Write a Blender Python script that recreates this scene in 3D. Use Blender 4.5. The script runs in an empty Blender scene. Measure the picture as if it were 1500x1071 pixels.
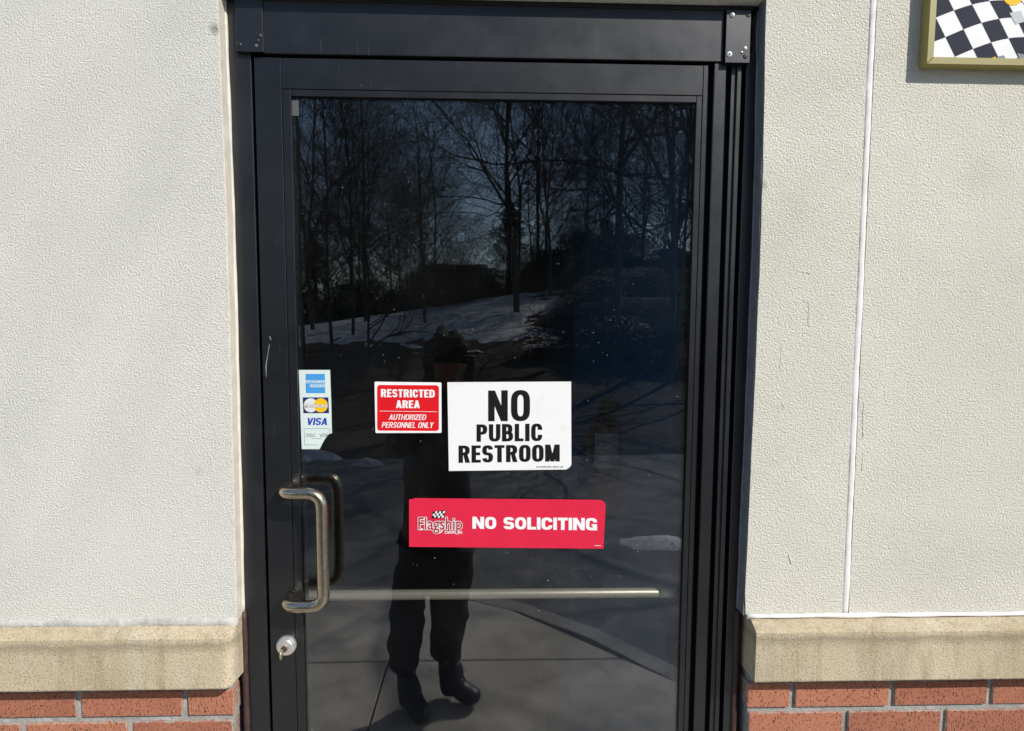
import bpy, bmesh, math, random
from mathutils import Vector, Matrix, noise
random.seed(7)
C = bpy.context.scene
COL = C.collection
R = math.radians
# ------------------------------------------------------------------ camera
PITCH, YAW, ROLL = 0.08825, 0.03302, 0.00541
FOC, CX, CY = 960.0, 750.0, 555.0            # in pixels of the 1500 x 1071 picture
CAM = Vector((0.0, -1.30, 1.70))
_r = Vector((math.cos(YAW), -math.sin(YAW), 0)); _f = Vector((math.sin(YAW), math.cos(YAW), 0)); _u = Vector((0, 0, 1))
FW = _f*math.cos(PITCH) - _u*math.sin(PITCH); _up = _u*math.cos(PITCH) + _f*math.sin(PITCH)
RR = _r*math.cos(ROLL) + _up*math.sin(ROLL); UU = _up*math.cos(ROLL) - _r*math.sin(ROLL)
cd = bpy.data.cameras.new('camera'); cam = bpy.data.objects.new('camera', cd); COL.objects.link(cam)
cd.sensor_fit = 'HORIZONTAL'; cd.sensor_width = 36; cd.lens = FOC/1500*36
cd.shift_y = (CY - 535.5)/1500; cd.shift_x = -(CX-750)/1500
cd.clip_start = 0.02; cd.clip_end = 2000
M = Matrix((RR, UU, -FW)).transposed().to_4x4(); M.translation = CAM; cam.matrix_world = M
C.camera = cam
# ------------------------------------------------------------------ light
SUN_AZ, SUN_EL = R(42), R(38)
to_sun = Vector((math.sin(SUN_AZ)*math.cos(SUN_EL), -math.cos(SUN_AZ)*math.cos(SUN_EL), math.sin(SUN_EL)))
world = bpy.data.worlds.new('World'); C.world = world; world.use_nodes = True
wn = world.node_tree.nodes; wl = world.node_tree.links
bg = wn['Background']; bg.inputs['Strength'].default_value = 0.15
sky = wn.new('ShaderNodeTexSky'); sky.sky_type = 'NISHITA'; sky.sun_disc = False
sky.sun_elevation = SUN_EL; sky.sun_rotation = math.atan2(to_sun.x, to_sun.y)
sky.air_density = 1.0; sky.dust_density = 0.35; sky.ozone_density = 2.0
wl.new(sky.outputs[0], bg.inputs[0])
sd = bpy.data.lights.new('sun', 'SUN'); sd.energy = 4.9; sd.angle = R(0.5); sd.color = (1.0, 0.95, 0.865)
sun = bpy.data.objects.new('sun', sd); COL.objects.link(sun)
sun.rotation_euler = to_sun.to_track_quat('Z', 'Y').to_euler()
C.view_settings.view_transform = 'Standard'; C.view_settings.look = 'None'
C.view_settings.exposure = 0.0; C.view_settings.gamma = 1.0; C.view_settings.use_curve_mapping = False
C.cycles.max_bounces = 8; C.cycles.transparent_max_bounces = 16
C.cycles.use_denoising = True

# ------------------------------------------------------------------ measuring helpers
def ray(px, py):
    d = RR*((px-CX)/FOC) + FW - UU*((py-CY)/FOC)
    return d/d.y
def at(px, py, Y):                       # where a sight line meets the upright plane y = Y
    p = CAM + ray(px, py)*(Y-CAM.y); return p.x, p.z
def ax(px, py, Y): return at(px, py, Y)[0]
def az(px, py, Y): return at(px, py, Y)[1]
YG = 0.046                               # outer face of the door glass
def mp(px, py, dist):                    # real place of something seen in the glass, dist metres in front of it
    p = CAM + ray(px, py)*(YG+dist-CAM.y); return Vector((p.x, 2*YG-p.y, p.z))
def gm(px, py, z=0.0):                   # the same for a point on the ground
    d = ray(px, py); t = (z-CAM.z)/d.z; p = CAM + d*t
    return Vector((p.x, 2*YG-p.y, z))

# ------------------------------------------------------------------ scene helpers
def tag(o, label=None, cat=None, group=None, kind=None):
    if label: o['label'] = label
    if cat: o['category'] = cat
    if group: o['group'] = group
    if kind: o['kind'] = kind
    return o
def empty(name, loc=(0, 0, 0)):
    o = bpy.data.objects.new(name, None); o.empty_display_size = .05; o.location = loc; COL.objects.link(o); return o
def link(name, me, mat, parent=None):
    o = bpy.data.objects.new(name, me); COL.objects.link(o)
    if mat and not me.materials: me.materials.append(mat)
    if parent: o.parent = parent; o.matrix_parent_inverse = Matrix.Translation(-parent.location)
    return o
def fin(name, bm, mat, parent=None, smooth=False):
    me = bpy.data.meshes.new(name); bmesh.ops.recalc_face_normals(bm, faces=bm.faces[:]); bm.to_mesh(me); bm.free()
    if smooth:
        for p in me.polygons: p.use_smooth = True
    return link(name, me, mat, parent)
def box(bm, x0, x1, y0, y1, z0, z1, bev=0.0, seg=1):
    r = bmesh.ops.create_cube(bm, size=1.0)
    vs = r['verts']
    for v in vs:
        v.co = Vector(((x0+x1)/2 + v.co.x*(x1-x0), (y0+y1)/2 + v.co.y*(y1-y0), (z0+z1)/2 + v.co.z*(z1-z0)))
    if bev:
        es = list({e for v in vs for e in v.link_edges})
        bmesh.ops.bevel(bm, geom=es, offset=bev, segments=seg, affect='EDGES', profile=0.5)
def boxobj(name, mat, parent, dims, bev=0.001, seg=1):
    bm = bmesh.new(); box(bm, *dims, bev, seg); return fin(name, bm, mat, parent)
def prism(bm, pts, y0, y1):              # polygon in the x-z plane, extruded in y
    a = [bm.verts.new((x, y0, z)) for x, z in pts]; b = [bm.verts.new((x, y1, z)) for x, z in pts]
    bm.faces.new(a); bm.faces.new(b[::-1]); n = len(pts)
    for i in range(n): bm.faces.new((a[i], b[i], b[(i+1) % n], a[(i+1) % n]))
def tube(bm, pts, rads, k=8, cap=True):
    pts = [Vector(p) for p in pts]
    if not isinstance(rads, (list, tuple)): rads = [rads]*len(pts)
    t = (pts[1]-pts[0]).normalized(); n = t.orthogonal().normalized(); rings = []
    for i, p in enumerate(pts):
        t2 = (pts[min(i+1, len(pts)-1)] - pts[max(i-1, 0)]).normalized()
        n = (n - t2*n.dot(t2)).normalized(); b = t2.cross(n)
        rings.append([bm.verts.new(p + (n*math.cos(2*math.pi*j/k) + b*math.sin(2*math.pi*j/k))*rads[i]) for j in range(k)])
    for a, b in zip(rings, rings[1:]):
        for j in range(k): bm.faces.new((a[j], a[(j+1) % k], b[(j+1) % k], b[j]))
    if cap: bm.faces.new(rings[0][::-1]); bm.faces.new(rings[-1])
def fillet(pts, r, n=8):
    pts = [Vector(p) for p in pts]; out = [pts[0]]
    for i in range(1, len(pts)-1):
        a = (pts[i-1]-pts[i]).normalized(); b = (pts[i+1]-pts[i]).normalized()
        p0 = pts[i]+a*r; p1 = pts[i]+b*r
        for k in range(n+1):
            s = k/n; out.append(p0*(1-s)**2 + pts[i]*2*s*(1-s) + p1*s*s)
    out.append(pts[-1]); return out
def lathe(bm, prof, center, axis='y', k=24):
    rings = []
    for r, h in prof:
        ring = []
        for j in range(k):
            c, s = math.cos(2*math.pi*j/k)*r, math.sin(2*math.pi*j/k)*r
            co = Vector((c, h, s)) if axis == 'y' else Vector((c, s, h))
            ring.append(bm.verts.new(co+Vector(center)))
        rings.append(ring)
    for a, b in zip(rings, rings[1:]):
        for j in range(k): bm.faces.new((a[j], a[(j+1) % k], b[(j+1) % k], b[j]))
    bm.faces.new(rings[0][::-1]); bm.faces.new(rings[-1])

# ------------------------------------------------------------------ materials
class NT:
    def __init__(s, name):
        s.m = bpy.data.materials.new(name); s.m.use_nodes = True; s.t = s.m.node_tree; s.n = s.t.nodes
        s.b = s.n['Principled BSDF']; s.tc = s.n.new('ShaderNodeTexCoord'); s.co = s.tc.outputs['Object']
    def ln(s, a, b): s.t.links.new(a, b); return b
    def mapping(s, scale, src=None, rot=(0, 0, 0)):
        m = s.n.new('ShaderNodeMapping'); m.inputs['Scale'].default_value = scale; m.inputs['Rotation'].default_value = rot
        s.ln(src or s.co, m.inputs['Vector']); return m.outputs[0]
    def noise(s, scale, detail=4, rough=.5, src=None, dist=0):
        x = s.n.new('ShaderNodeTexNoise'); x.inputs['Scale'].default_value = scale; x.inputs['Detail'].default_value = detail
        x.inputs['Roughness'].default_value = rough; x.inputs['Distortion'].default_value = dist; s.ln(src or s.co, x.inputs['Vector']); return x.outputs['Fac']
    def vor(s, scale, src=None, feat='F1', out='Distance'):
        x = s.n.new('ShaderNodeTexVoronoi'); x.feature = feat; x.inputs['Scale'].default_value = scale; s.ln(src or s.co, x.inputs['Vector']); return x.outputs[out]
    def ramp(s, fac, stops):
        x = s.n.new('ShaderNodeValToRGB'); e = x.color_ramp.elements
        while len(e) < len(stops): e.new(.5)
        for i, (p, c) in enumerate(stops):
            e[i].position = p; e[i].color = (c, c, c, 1) if isinstance(c, (int, float)) else (*c, 1)
        s.ln(fac, x.inputs[0]); return x.outputs[0]
    def mix(s, fac, a, b, mode='MIX'):
        x = s.n.new('ShaderNodeMix'); x.data_type = 'RGBA'; x.blend_type = mode
        for v, i in ((fac, 0), (a, 6), (b, 7)):
            if isinstance(v, (int, float)): x.inputs[i].default_value = v if i == 0 else (v, v, v, 1)
            elif isinstance(v, tuple): x.inputs[i].default_value = (*v, 1)
            else: s.ln(v, x.inputs[i])
        return x.outputs[2]
    def math(s, op, a, b=0.0, clamp=False):
        x = s.n.new('ShaderNodeMath'); x.operation = op; x.use_clamp = clamp
        for v, i in ((a, 0), (b, 1)):
            if isinstance(v, (int, float)): x.inputs[i].default_value = v
            else: s.ln(v, x.inputs[i])
        return x.outputs[0]
    def bump(s, h, dist, strength=1.0, prev=None):
        x = s.n.new('ShaderNodeBump'); x.inputs['Strength'].default_value = strength; x.inputs['Distance'].default_value = dist
        s.ln(h, x.inputs['Height'])
        if prev: s.ln(prev, x.inputs['Normal'])
        return x.outputs[0]
    def set(s, col=None, rough=None, metal=None, normal=None, spec=None, **kw):
        for k, v in (('Base Color', col), ('Roughness', rough), ('Metallic', metal), ('Normal', normal), ('Specular IOR Level', spec)):
            if v is None: continue
            if isinstance(v, (int, float)): s.b.inputs[k].default_value = v
            elif isinstance(v, tuple): s.b.inputs[k].default_value = (*v, 1)
            else: s.ln(v, s.b.inputs[k])
        for k, v in kw.items(): s.b.inputs[k.replace('_', ' ')].default_value = v
        return s.m
def plain(name, col, rough=.5, metal=0.0, var=0.0, vs=20, bump=0.0, bs=100):
    t = NT(name); c = col
    if var: c = t.mix(t.ramp(t.noise(vs, 5), [(.3, 0.0), (.7, 1.0)]), tuple(x*(1-var) for x in col), tuple(min(1, x*(1+var)) for x in col))
    n = t.bump(t.noise(bs, 4), bump) if bump else None
    return t.set(c, rough, metal, n)

def stucco_mat(name, base, warm, sc=1.0, dirt=.16):
    t = NT(name)
    big = t.ramp(t.noise(1.7, 5, .6, t.mapping((1, 1, 1.6)), .5), [(.36, 0.0), (.64, 1.0)])
    col = t.mix(big, base, warm)
    def spot(px, py, rad, amt, c):
        nonlocal col
        x, z = at(px, py, 0); m = t.n.new('ShaderNodeVectorMath'); m.operation = 'DISTANCE'; m.inputs[1].default_value = (x, 0, z); t.ln(t.co, m.inputs[0])
        d = t.math('ADD', m.outputs['Value'], t.math('MULTIPLY', t.math('SUBTRACT', t.noise(38, 4, .65), .5), rad*1.3))
        col = t.mix(t.ramp(t.math('DIVIDE', d, rad), [(.1, amt), (1.0, 0.0)]), col, c)
    spot(315, 42, .014, .7, (.16, .15, .14)); spot(290, 690, .012, .3, (.33, .31, .27)); spot(1168, 300, .04, .12, (.50, .45, .32))
    spot(1435, 262, .05, .16, (.50, .44, .30)); spot(1178, 440, .035, .3, (.80, .77, .68)); spot(1156, 815, .03, .4, (.80, .78, .70))
    spot(1117, 272, .012, .55, (.25, .24, .22))
    streak = t.noise(2.2, 4, .55, t.mapping((3.2, 1, .5)))
    col = t.mix(t.ramp(streak, [(.45, 0.0), (.75, dirt)]), col, tuple(x*.8 for x in base))
    fleck = t.noise(420, 3, .6)
    col = t.mix(t.ramp(fleck, [(.36, .45), (.48, 0.0)]), col, tuple(x*.62 for x in base))
    wormy = t.noise(215*sc, 2.5, .6, None, .35)
    grain = t.noise(560*sc, 2, .6)
    pit = t.ramp(t.vor(190*sc), [(0.0, 0.0), (.45, 1.0)])
    h = t.math('ADD', t.math('MULTIPLY', wormy, 1.0), t.math('MULTIPLY', grain, .62))
    h = t.math('ADD', h, t.math('MULTIPLY', pit, .16))
    n = t.bump(t.noise(9, 3), .0011)
    n = t.bump(h, .0044, 1.0, n)
    return t.set(col, .92, 0, n, .2)
M_STUCCO = stucco_mat('stucco', (.80, .785, .72), (.83, .815, .755), 1.3, 0.0)
M_STUCCO_R = stucco_mat('yellowed_stucco', (.73, .705, .61), (.82, .79, .69), 1.15, .10)
M_CAULK = plain('white_sealant', (.73, .72, .70), .85, var=.08, vs=40, bump=.002, bs=30)
M_CREAM = plain('cream_sealant', (.62, .58, .50), .55, var=.10, vs=30, bump=.0015, bs=40)
M_BROWNC = plain('brown_sealant', (.050, .024, .020), .6, var=.25, vs=60, bump=.0015, bs=60)
M_GREYC = plain('grey_sealant', (.17, .18, .20), .5, var=.15, vs=40, bump=.001, bs=60)

def ledge_mat():
    t = NT('sandstone')
    big = t.ramp(t.noise(6, 5, .6), [(.3, 0.0), (.7, 1.0)])
    col = t.mix(big, (.44, .36, .24), (.59, .50, .355))
    st = t.noise(5, 4, .6, t.mapping((5, 5, .8)))
    col = t.mix(t.ramp(st, [(.5, 0.0), (.72, .7)]), col, (.54, .49, .38))
    st2 = t.noise(9, 5, .65, t.mapping((4, 4, .9)))
    col = t.mix(t.ramp(st2, [(.5, 0.0), (.7, .55)]), col, (.27, .225, .14))
    # dirt line that settled under the front arris
    sx = t.n.new('ShaderNodeSeparateXYZ'); t.ln(t.co, sx.inputs[0])
    d = t.math('ADD', sx.outputs[2], t.math('MULTIPLY', t.noise(25, 4), .016))
    band = t.ramp(t.math('MULTIPLY', t.math('SUBTRACT', d, 1.045), 25.0, True), [(.0, 0.0), (.45, .55), (.62, .1), (1.0, 0.0)])
    col = t.mix(band, col, (.20, .17, .12))
    sp = t.noise(300, 3, .7)
    col = t.mix(t.ramp(sp, [(.35, .9), (.46, 0.0)]), col, (.22, .17, .11))
    col = t.mix(t.ramp(sp, [(.58, 0.0), (.68, .55)]), col, (.66, .60, .47))
    h = t.math('ADD', t.noise(260, 4, .65), t.math('MULTIPLY', t.noise(60, 3), .5))
    return t.set(col, .9, 0, t.bump(h, .0016), .2)
M_LEDGE = ledge_mat()

def brick_mat():
    t = NT('brick_clay')
    oi = t.n.new('ShaderNodeObjectInfo'); rnd = oi.outputs['Random']
    add = t.n.new('ShaderNodeVectorMath'); add.operation = 'ADD'; cmb = t.n.new('ShaderNodeCombineXYZ')
    for i in range(3): t.ln(t.math('MULTIPLY', rnd, 37.0+i*11), cmb.inputs[i])
    t.ln(t.co, add.inputs[0]); t.ln(cmb.outputs[0], add.inputs[1]); co = add.outputs[0]
    col = t.mix(rnd, (.30, .11, .070), (.44, .178, .102))
    col = t.mix(t.ramp(t.noise(18, 5, .6, co), [(.3, 0.0), (.75, .6)]), col, (.42, .17, .105))
    pk = t.noise(430, 2, .5, t.mapping((1.2, 1, .45), co))
    pock = t.ramp(pk, [(.35, .9), (.40, 0.0)])
    col = t.mix(pock, col, (.07, .028, .02))
    fl = t.noise(500, 2, .5, co)
    col = t.mix(t.ramp(fl, [(.66, 0.0), (.72, .8)]), col, (.65, .42, .30))
    sp_ = t.n.new('ShaderNodeSeparateXYZ'); t.ln(t.tc.outputs['Generated'], sp_.inputs[0])
    def edge(o, k): return t.math('MULTIPLY', t.math('MINIMUM', sp_.outputs[o], t.math('SUBTRACT', 1.0, sp_.outputs[o])), k)
    ed = t.math('MINIMUM', edge(0, .20), edge(2, .055)); ed = t.math('ADD', ed, t.math('MULTIPLY', t.math('SUBTRACT', t.noise(75, 5, .7, co), .5), .014))
    smear = t.ramp(t.math('MULTIPLY', ed, 100), [(0.0, .95), (.22, 0.0)])
    col = t.mix(smear, col, (.36, .34, .31))
    h = t.math('SUBTRACT', t.math('MULTIPLY', t.noise(300, 3, .6, co), .5), pock)
    return t.set(col, .85, 0, t.bump(h, .0014), .25)
M_BRICK = brick_mat()
def mortar_mat():
    t = NT('mortar')
    col = t.mix(t.ramp(t.noise(35, 5, .6), [(.3, 0.0), (.7, 1.0)]), (.30, .29, .27), (.45, .44, .42))
    return t.set(col, .95, 0, t.bump(t.math('ADD', t.noise(350, 3, .6), t.math('MULTIPLY', t.noise(60, 3), 1.2)), .003), .1)
M_MORTAR = mortar_mat()

def alu_mat(name, base, rough, smudge=.35):
    t = NT(name)
    sm = t.noise(9, 5, .6, t.mapping((1, 1, .7)), .8)
    fac = t.ramp(sm, [(.45, 0.0), (.8, smudge)])
    col = t.mix(fac, base, tuple(x*2.2+.01 for x in base))
    fine = t.noise(60, 6, .7, t.mapping((6, 6, .5)))
    col = t.mix(t.ramp(fine, [(.55, 0.0), (.8, .3)]), col, tuple(x*1.8+.006 for x in base))
    sc = t.noise(10, 3, .6, t.mapping((42, 42, 1.6)))
    col = t.mix(t.ramp(sc, [(.69, 0.0), (.72, .5)]), col, (.07, .07, .072))
    ch = t.noise(230, 2, .5)
    col = t.mix(t.ramp(ch, [(.78, 0.0), (.80, .6)]), col, (.25, .25, .25))
    r = t.math('ADD', t.math('MULTIPLY', t.noise(14, 5, .65), .20), rough-.10)
    n = t.bump(t.noise(2.5, 3), .004, .6)
    return t.set(col, r, 0, n, .85, Specular_Tint=(.95, .97, 1.0, 1))
M_FRAME = alu_mat('dark_anodised_frame', (.0040, .0046, .0062), .37, .6)
M_DOORM = alu_mat('dark_anodised_door', (.0036, .0039, .0050), .36, .4)
M_PLATE = alu_mat('dark_patch_plate', (.0045, .005, .007), .40, .3)
M_GASKET = plain('black_rubber', (.006, .006, .007), .6)
M_SCREW = plain('zinc_screw', (.55, .55, .56), .35, .9)
M_DSCREW = plain('dark_screw', (.05, .05, .055), .4, .6)
def pull_mat(name, a, b, rough, worn):
    t = NT(name)
    w = t.ramp(t.noise(60, 5, .7), [(.5, 0.0), (.62, worn)])
    col = t.mix(w, a, b)
    fn = t.noise(200, 3, .6)
    col = t.mix(t.ramp(fn, [(.6, 0.0), (.7, .35)]), col, tuple(x*.5 for x in a))
    r = t.math('ADD', t.math('MULTIPLY', t.noise(90, 4, .6), .18), rough-.08)
    return t.set(col, r, 1.0, t.bump(t.noise(250, 2), .0002))
M_PULL = pull_mat('aged_bronze', (.46, .395, .29), (.60, .57, .50), .25, .45)
M_BAR = pull_mat('satin_bronze', (.70, .61, .44), (.76, .70, .56), .40, .3); M_BAR.node_tree.nodes['Principled BSDF'].inputs['Metallic'].default_value = .55
M_LOCK = plain('chrome_lock', (.72, .70, .67), .30, .75, var=.08, vs=200)
M_LOCKD = plain('dark_keyway', (.10, .07, .05), .5, .4)
M_KEY = plain('brass_key', (.60, .50, .36), .35, .9)

def glass_mat():
    t = NT('tinted_glass'); t.n.remove(t.b)
    out = t.n['Material Output']; geo = t.n.new('ShaderNodeNewGeometry')
    ior = t.math('ADD', 1.9, t.math('MULTIPLY', geo.outputs['Backfacing'], 1/1.9-1.9))
    fr = t.n.new('ShaderNodeFresnel'); t.ln(ior, fr.inputs['IOR'])
    wav = t.bump(t.noise(2.2, 1), .0006, 1.0)
    tr = t.n.new('ShaderNodeBsdfTransparent'); tr.inputs[0].default_value = (.80, .82, .84, 1)
    gl = t.n.new('ShaderNodeBsdfGlossy'); gl.inputs['Roughness'].default_value = 0.0; gl.inputs[0].default_value = (1, 1, 1, 1)
    t.ln(wav, gl.inputs['Normal'])
    mx = t.n.new('ShaderNodeMixShader'); t.ln(fr.outputs[0], mx.inputs[0]); t.ln(tr.outputs[0], mx.inputs[1]); t.ln(gl.outputs[0], mx.inputs[2])
    df = t.n.new('ShaderNodeBsdfDiffuse'); df.inputs[0].default_value = (.6, .6, .6, 1)
    haze = t.math('MULTIPLY', t.ramp(t.noise(3.2, 5, .6, None, .6), [(.42, .15), (.72, 1.0)]), .0055)
    wipe = t.math('MULTIPLY', t.ramp(t.noise(14, 5, .7, t.mapping((1, 1, .35), None, (0, .5, 0)), 1.5), [(.6, 0.0), (.8, 1.0)]), .008)
    fleck = t.math('MULTIPLY', t.ramp(t.noise(150, 2, .5), [(.755, 0.0), (.78, 1.0)]), .45)
    sc = t.noise(40, 2, .5, t.mapping((1, 1, 9), None, (0, .9, 0)))
    sc2 = t.math('MULTIPLY', t.ramp(sc, [(.80, 0.0), (.82, 1.0)]), .25)
    tot = t.math('ADD', t.math('ADD', haze, wipe), t.math('ADD', fleck, sc2))
    m2 = t.n.new('ShaderNodeMixShader'); t.ln(tot, m2.inputs[0]); t.ln(mx.outputs[0], m2.inputs[1]); t.ln(df.outputs[0], m2.inputs[2])
    t.ln(m2.outputs[0], out.inputs['Surface']); return t.m
M_GLASS = glass_mat()

# ------------------------------------------------------------------ geometry of the opening (metres)
def interp(tab, z):
    if z <= tab[0][0]: return tab[0][1]
    for (a, b), (c, d) in zip(tab, tab[1:]):
        if z <= c: return b+(d-b)*(z-a)/(c-a)
    return tab[-1][1]
def edge_tab(pts, Y): return sorted([(az(x, y, Y), ax(x, y, Y)) for x, y in pts])
TL = edge_tab([(328.5, 10), (333, 120), (340.5, 300), (347, 540), (355, 885)], .036)
TR = edge_tab([(1121.5, 40), (1119, 200), (1113.5, 380), (1103, 620), (1090.6, 895)], 0.0)
xl = lambda z: interp(TL, z)
xr = lambda z: interp(TR, z)
XL = xl(1.7); XR = xr(1.7)
ZT = az(900, -7, 0.0)
ZS = 1.045 + .0                                   # stucco bottom, fixed just below
ZS = (az(0, 907, 0)+az(1300, 905, 0))/2
Z_ARR = (az(100, 938, -.033)+az(1400, 926, -.033))/2   # front top edge of ledge
Z_LB = (az(100, 1013, -.033)+az(1400, 996.5, -.033))/2
XE = 3.2                                          # how far the wall is built to each side
XJ = ax(1261, 500, 0)                             # vertical sealant joint
YF, YD = .036, .036

wall = tag(empty('storefront_wall', (0, .1, 0)), 'cream stucco wall with tan stone ledge above red brick around the door', 'wall', kind='thing')
def stucco(x0, x1, z0, z1):
    bm = bmesh.new(); box(bm, x0, x1, 0, .16, z0, z1, .003, 2); return fin('stucco_panel', bm, M_STUCCO, wall)
def xj(z):                                        # the joint leans a little as in life
    return ax(1279.6, 0, 0)*(z-1.1)/1.3 + ax(1238.5, 900, 0)*(1-(z-1.1)/1.3)

def quadpanel(pts, mat=None):
    mat = mat or M_STUCCO_R
    bm = bmesh.new(); prism(bm, pts, 0, .16)
    bmesh.ops.bevel(bm, geom=bm.edges[:], offset=.0025, segments=2, affect='EDGES'); return fin('stucco_panel', bm, mat, wall)
g = .0045
def jag(f, sgn, n=44):                              # the trowelled edge is not ruler straight
    return [(f(z)+sgn*(.0012*noise.noise(Vector((z*30, 5, sgn)))+.0010*noise.noise(Vector((z*90, 2, sgn)))), z) for z in [ZS+(3.3-ZS)*k/n for k in range(n+1)]]
quadpanel([(-XE, ZS)] + jag(xl, 1) + [(-XE, 3.3)], M_STUCCO)
quadpanel(jag(xr, -1)[::-1] + [(xj(ZS)-g, ZS), (xj(3.3)-g, 3.3)])
quadpanel([(xj(ZS)+g, ZS), (XE, ZS), (XE, 3.3), (xj(3.3)+g, 3.3)])
stucco(xl(ZT)+.002, xr(ZT)-.002, ZT, 3.3)
# raised scars left on the stucco by patched holes
def ribbon(name, mat, parent, path, w, y, hgt, closed=False):
    """a half-round bead laid along path [(x,z)] on the plane y"""
    bm = bmesh.new(); rings = []
    for i, (x, z) in enumerate(path):
        a = path[max(i-1, 0)]; b = path[min(i+1, len(path)-1)]
        d = Vector((b[0]-a[0], b[1]-a[1])).normalized(); nx, nz = -d.y, d.x
        ww = w[i] if isinstance(w, list) else w; hh = hgt[i] if isinstance(hgt, list) else hgt
        rings.append([bm.verts.new((x+nx*ww*math.cos(t), y+.0015-(hh+.0015)*math.sin(t), z+nz*ww*math.cos(t))) for t in [math.pi*k/6 for k in range(7)]])
    for a, b in zip(rings, rings[1:]):
        for k in range(6): bm.faces.new((a[k], a[k+1], b[k+1], b[k]))
    bm.faces.new(rings[0]); bm.faces.new(rings[-1][::-1])
    return fin(name, bm, mat, parent, True)
def nz(a, s=1.0): return noise.noise(Vector((a*s, a*.37*s, 1.7)))
path, ws, hs = [], [], []
for k in range(160):
    z = ZS+.002 + (2.9-ZS)*k/159
    path.append((xj(z)+.0012*nz(z, 9)+.0006*nz(z, 37), z)); ws.append(.0062+.0012*nz(z+5, 14)+.0009*nz(z, 60)); hs.append(max(.0002, .0006+.0009*nz(z+9, 30)))
ribbon('joint_sealant', M_CAULK, wall, path, ws, 0, hs)
for pts, w, hh in (([(1165, 443), (1172, 439), (1183, 441), (1185, 450), (1184, 462), (1184, 478)], .0011, .0009),
                   ([(1143, 500), (1144, 520), (1142, 540)], .0009, .0007), ([(1176, 400), (1181, 398), (1187, 401)], .0016, .0012),
                   ([(1145, 590), (1149, 597)], .0014, .0010), ([(1266, 588), (1264, 606), (1264, 640)], .0014, .0011),
                   ([(1155, 812), (1159, 826)], .0018, .0014), ([(1265, 662), (1262, 690)], .0012, .0009)):
    P = [at(x, y, 0) for x, y in pts]; Q = []
    for a, b in zip(P, P[1:]):
        Q += [(a[0]*(1-s/4)+b[0]*s/4, a[1]*(1-s/4)+b[1]*s/4) for s in range(4)]
    Q.append(P[-1]); ribbon('patch_scar', M_STUCCO_R, wall, Q, w, 0, hh)

# ledges ----------------------------------------------------------
def ledge(x0, x1, endx, round_end):
    """profile swept in x: sloping top, front, bottom; chamfered end beside the door"""
    bm = bmesh.new(); n = 60
    prof = [(.06, Z_LB), (.06, ZS+.004), (.004, ZS+.001), (-.001, ZS-.006), (-.029, Z_ARR+.004), (-.0325, Z_ARR+.0005), (-.033, Z_ARR-.005), (-.033, Z_LB+.003), (-.0315, Z_LB)]
    rings = []
    X = sorted([x0+(x1-x0)*i/n for i in range(n+1)] + [endx+(1 if x1 > endx else -1)*.024*(i+.5)/14 for i in range(14)])
    for x in X:
        ring = []
        de = abs(x-endx); pull = 0.0
        if round_end and de < .020: pull = .020-math.sqrt(max(0, .020**2-(.020-de)**2))
        for j, (y, z) in enumerate(prof):
            jit = .0009*noise.noise(Vector((x*30, j*2.1, 0))) if 2 < j < 8 else 0
            yy = y + (pull if y < -.001 else 0) + jit; zz = z + jit*.8
            if round_end and j in (6, 7, 8): zz += pull*.45
            ring.append(bm.verts.new((x, yy, zz)))
        rings.append(ring)
    for a, b in zip(rings, rings[1:]):
        for j in range(len(prof)): bm.faces.new((a[j], a[(j+1) % len(prof)], b[(j+1) % len(prof)], b[j]))
    bm.faces.new(rings[0]); bm.faces.new(rings[-1][::-1])
    return fin('stone_ledge', bm, M_LEDGE, wall)
XLE = ax(336, 970, -.033)+.004; XRE = ax(1107, 960, -.033)
ledge(-XE, XLE, XLE, True); ledge(XRE, XE, XRE, False)
# mortar / sealant bed on top of the ledges
def bed(x0, x1, mat, z, h, y=-.002, amp=.0026, name='bed_sealant', hy=.0045):
    n = 110; path = []; hs = []; ws = []
    for k in range(n+1):
        x = x0+(x1-x0)*k/n
        path.append((x, z+amp*.5*nz(x, 11))); ws.append(max(.0015, h+amp*nz(x+3, 17)+amp*.6*nz(x, 50))); hs.append(max(.001, hy+.002*nz(x, 21)))
    ribbon(name, mat, wall, path, ws, y, hs)
bed(XR+.001, XE, M_CAULK, ZS-.001, .0042)
M_BED = plain('grey_mortar_bed', (.46, .45, .42), .9, var=.2, vs=25, bump=.004, bs=90)
bed(-XE, XL-.001, M_BED, ZS-.004, .0095, -.001, .0015, 'mortar_bed', .005)

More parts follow.
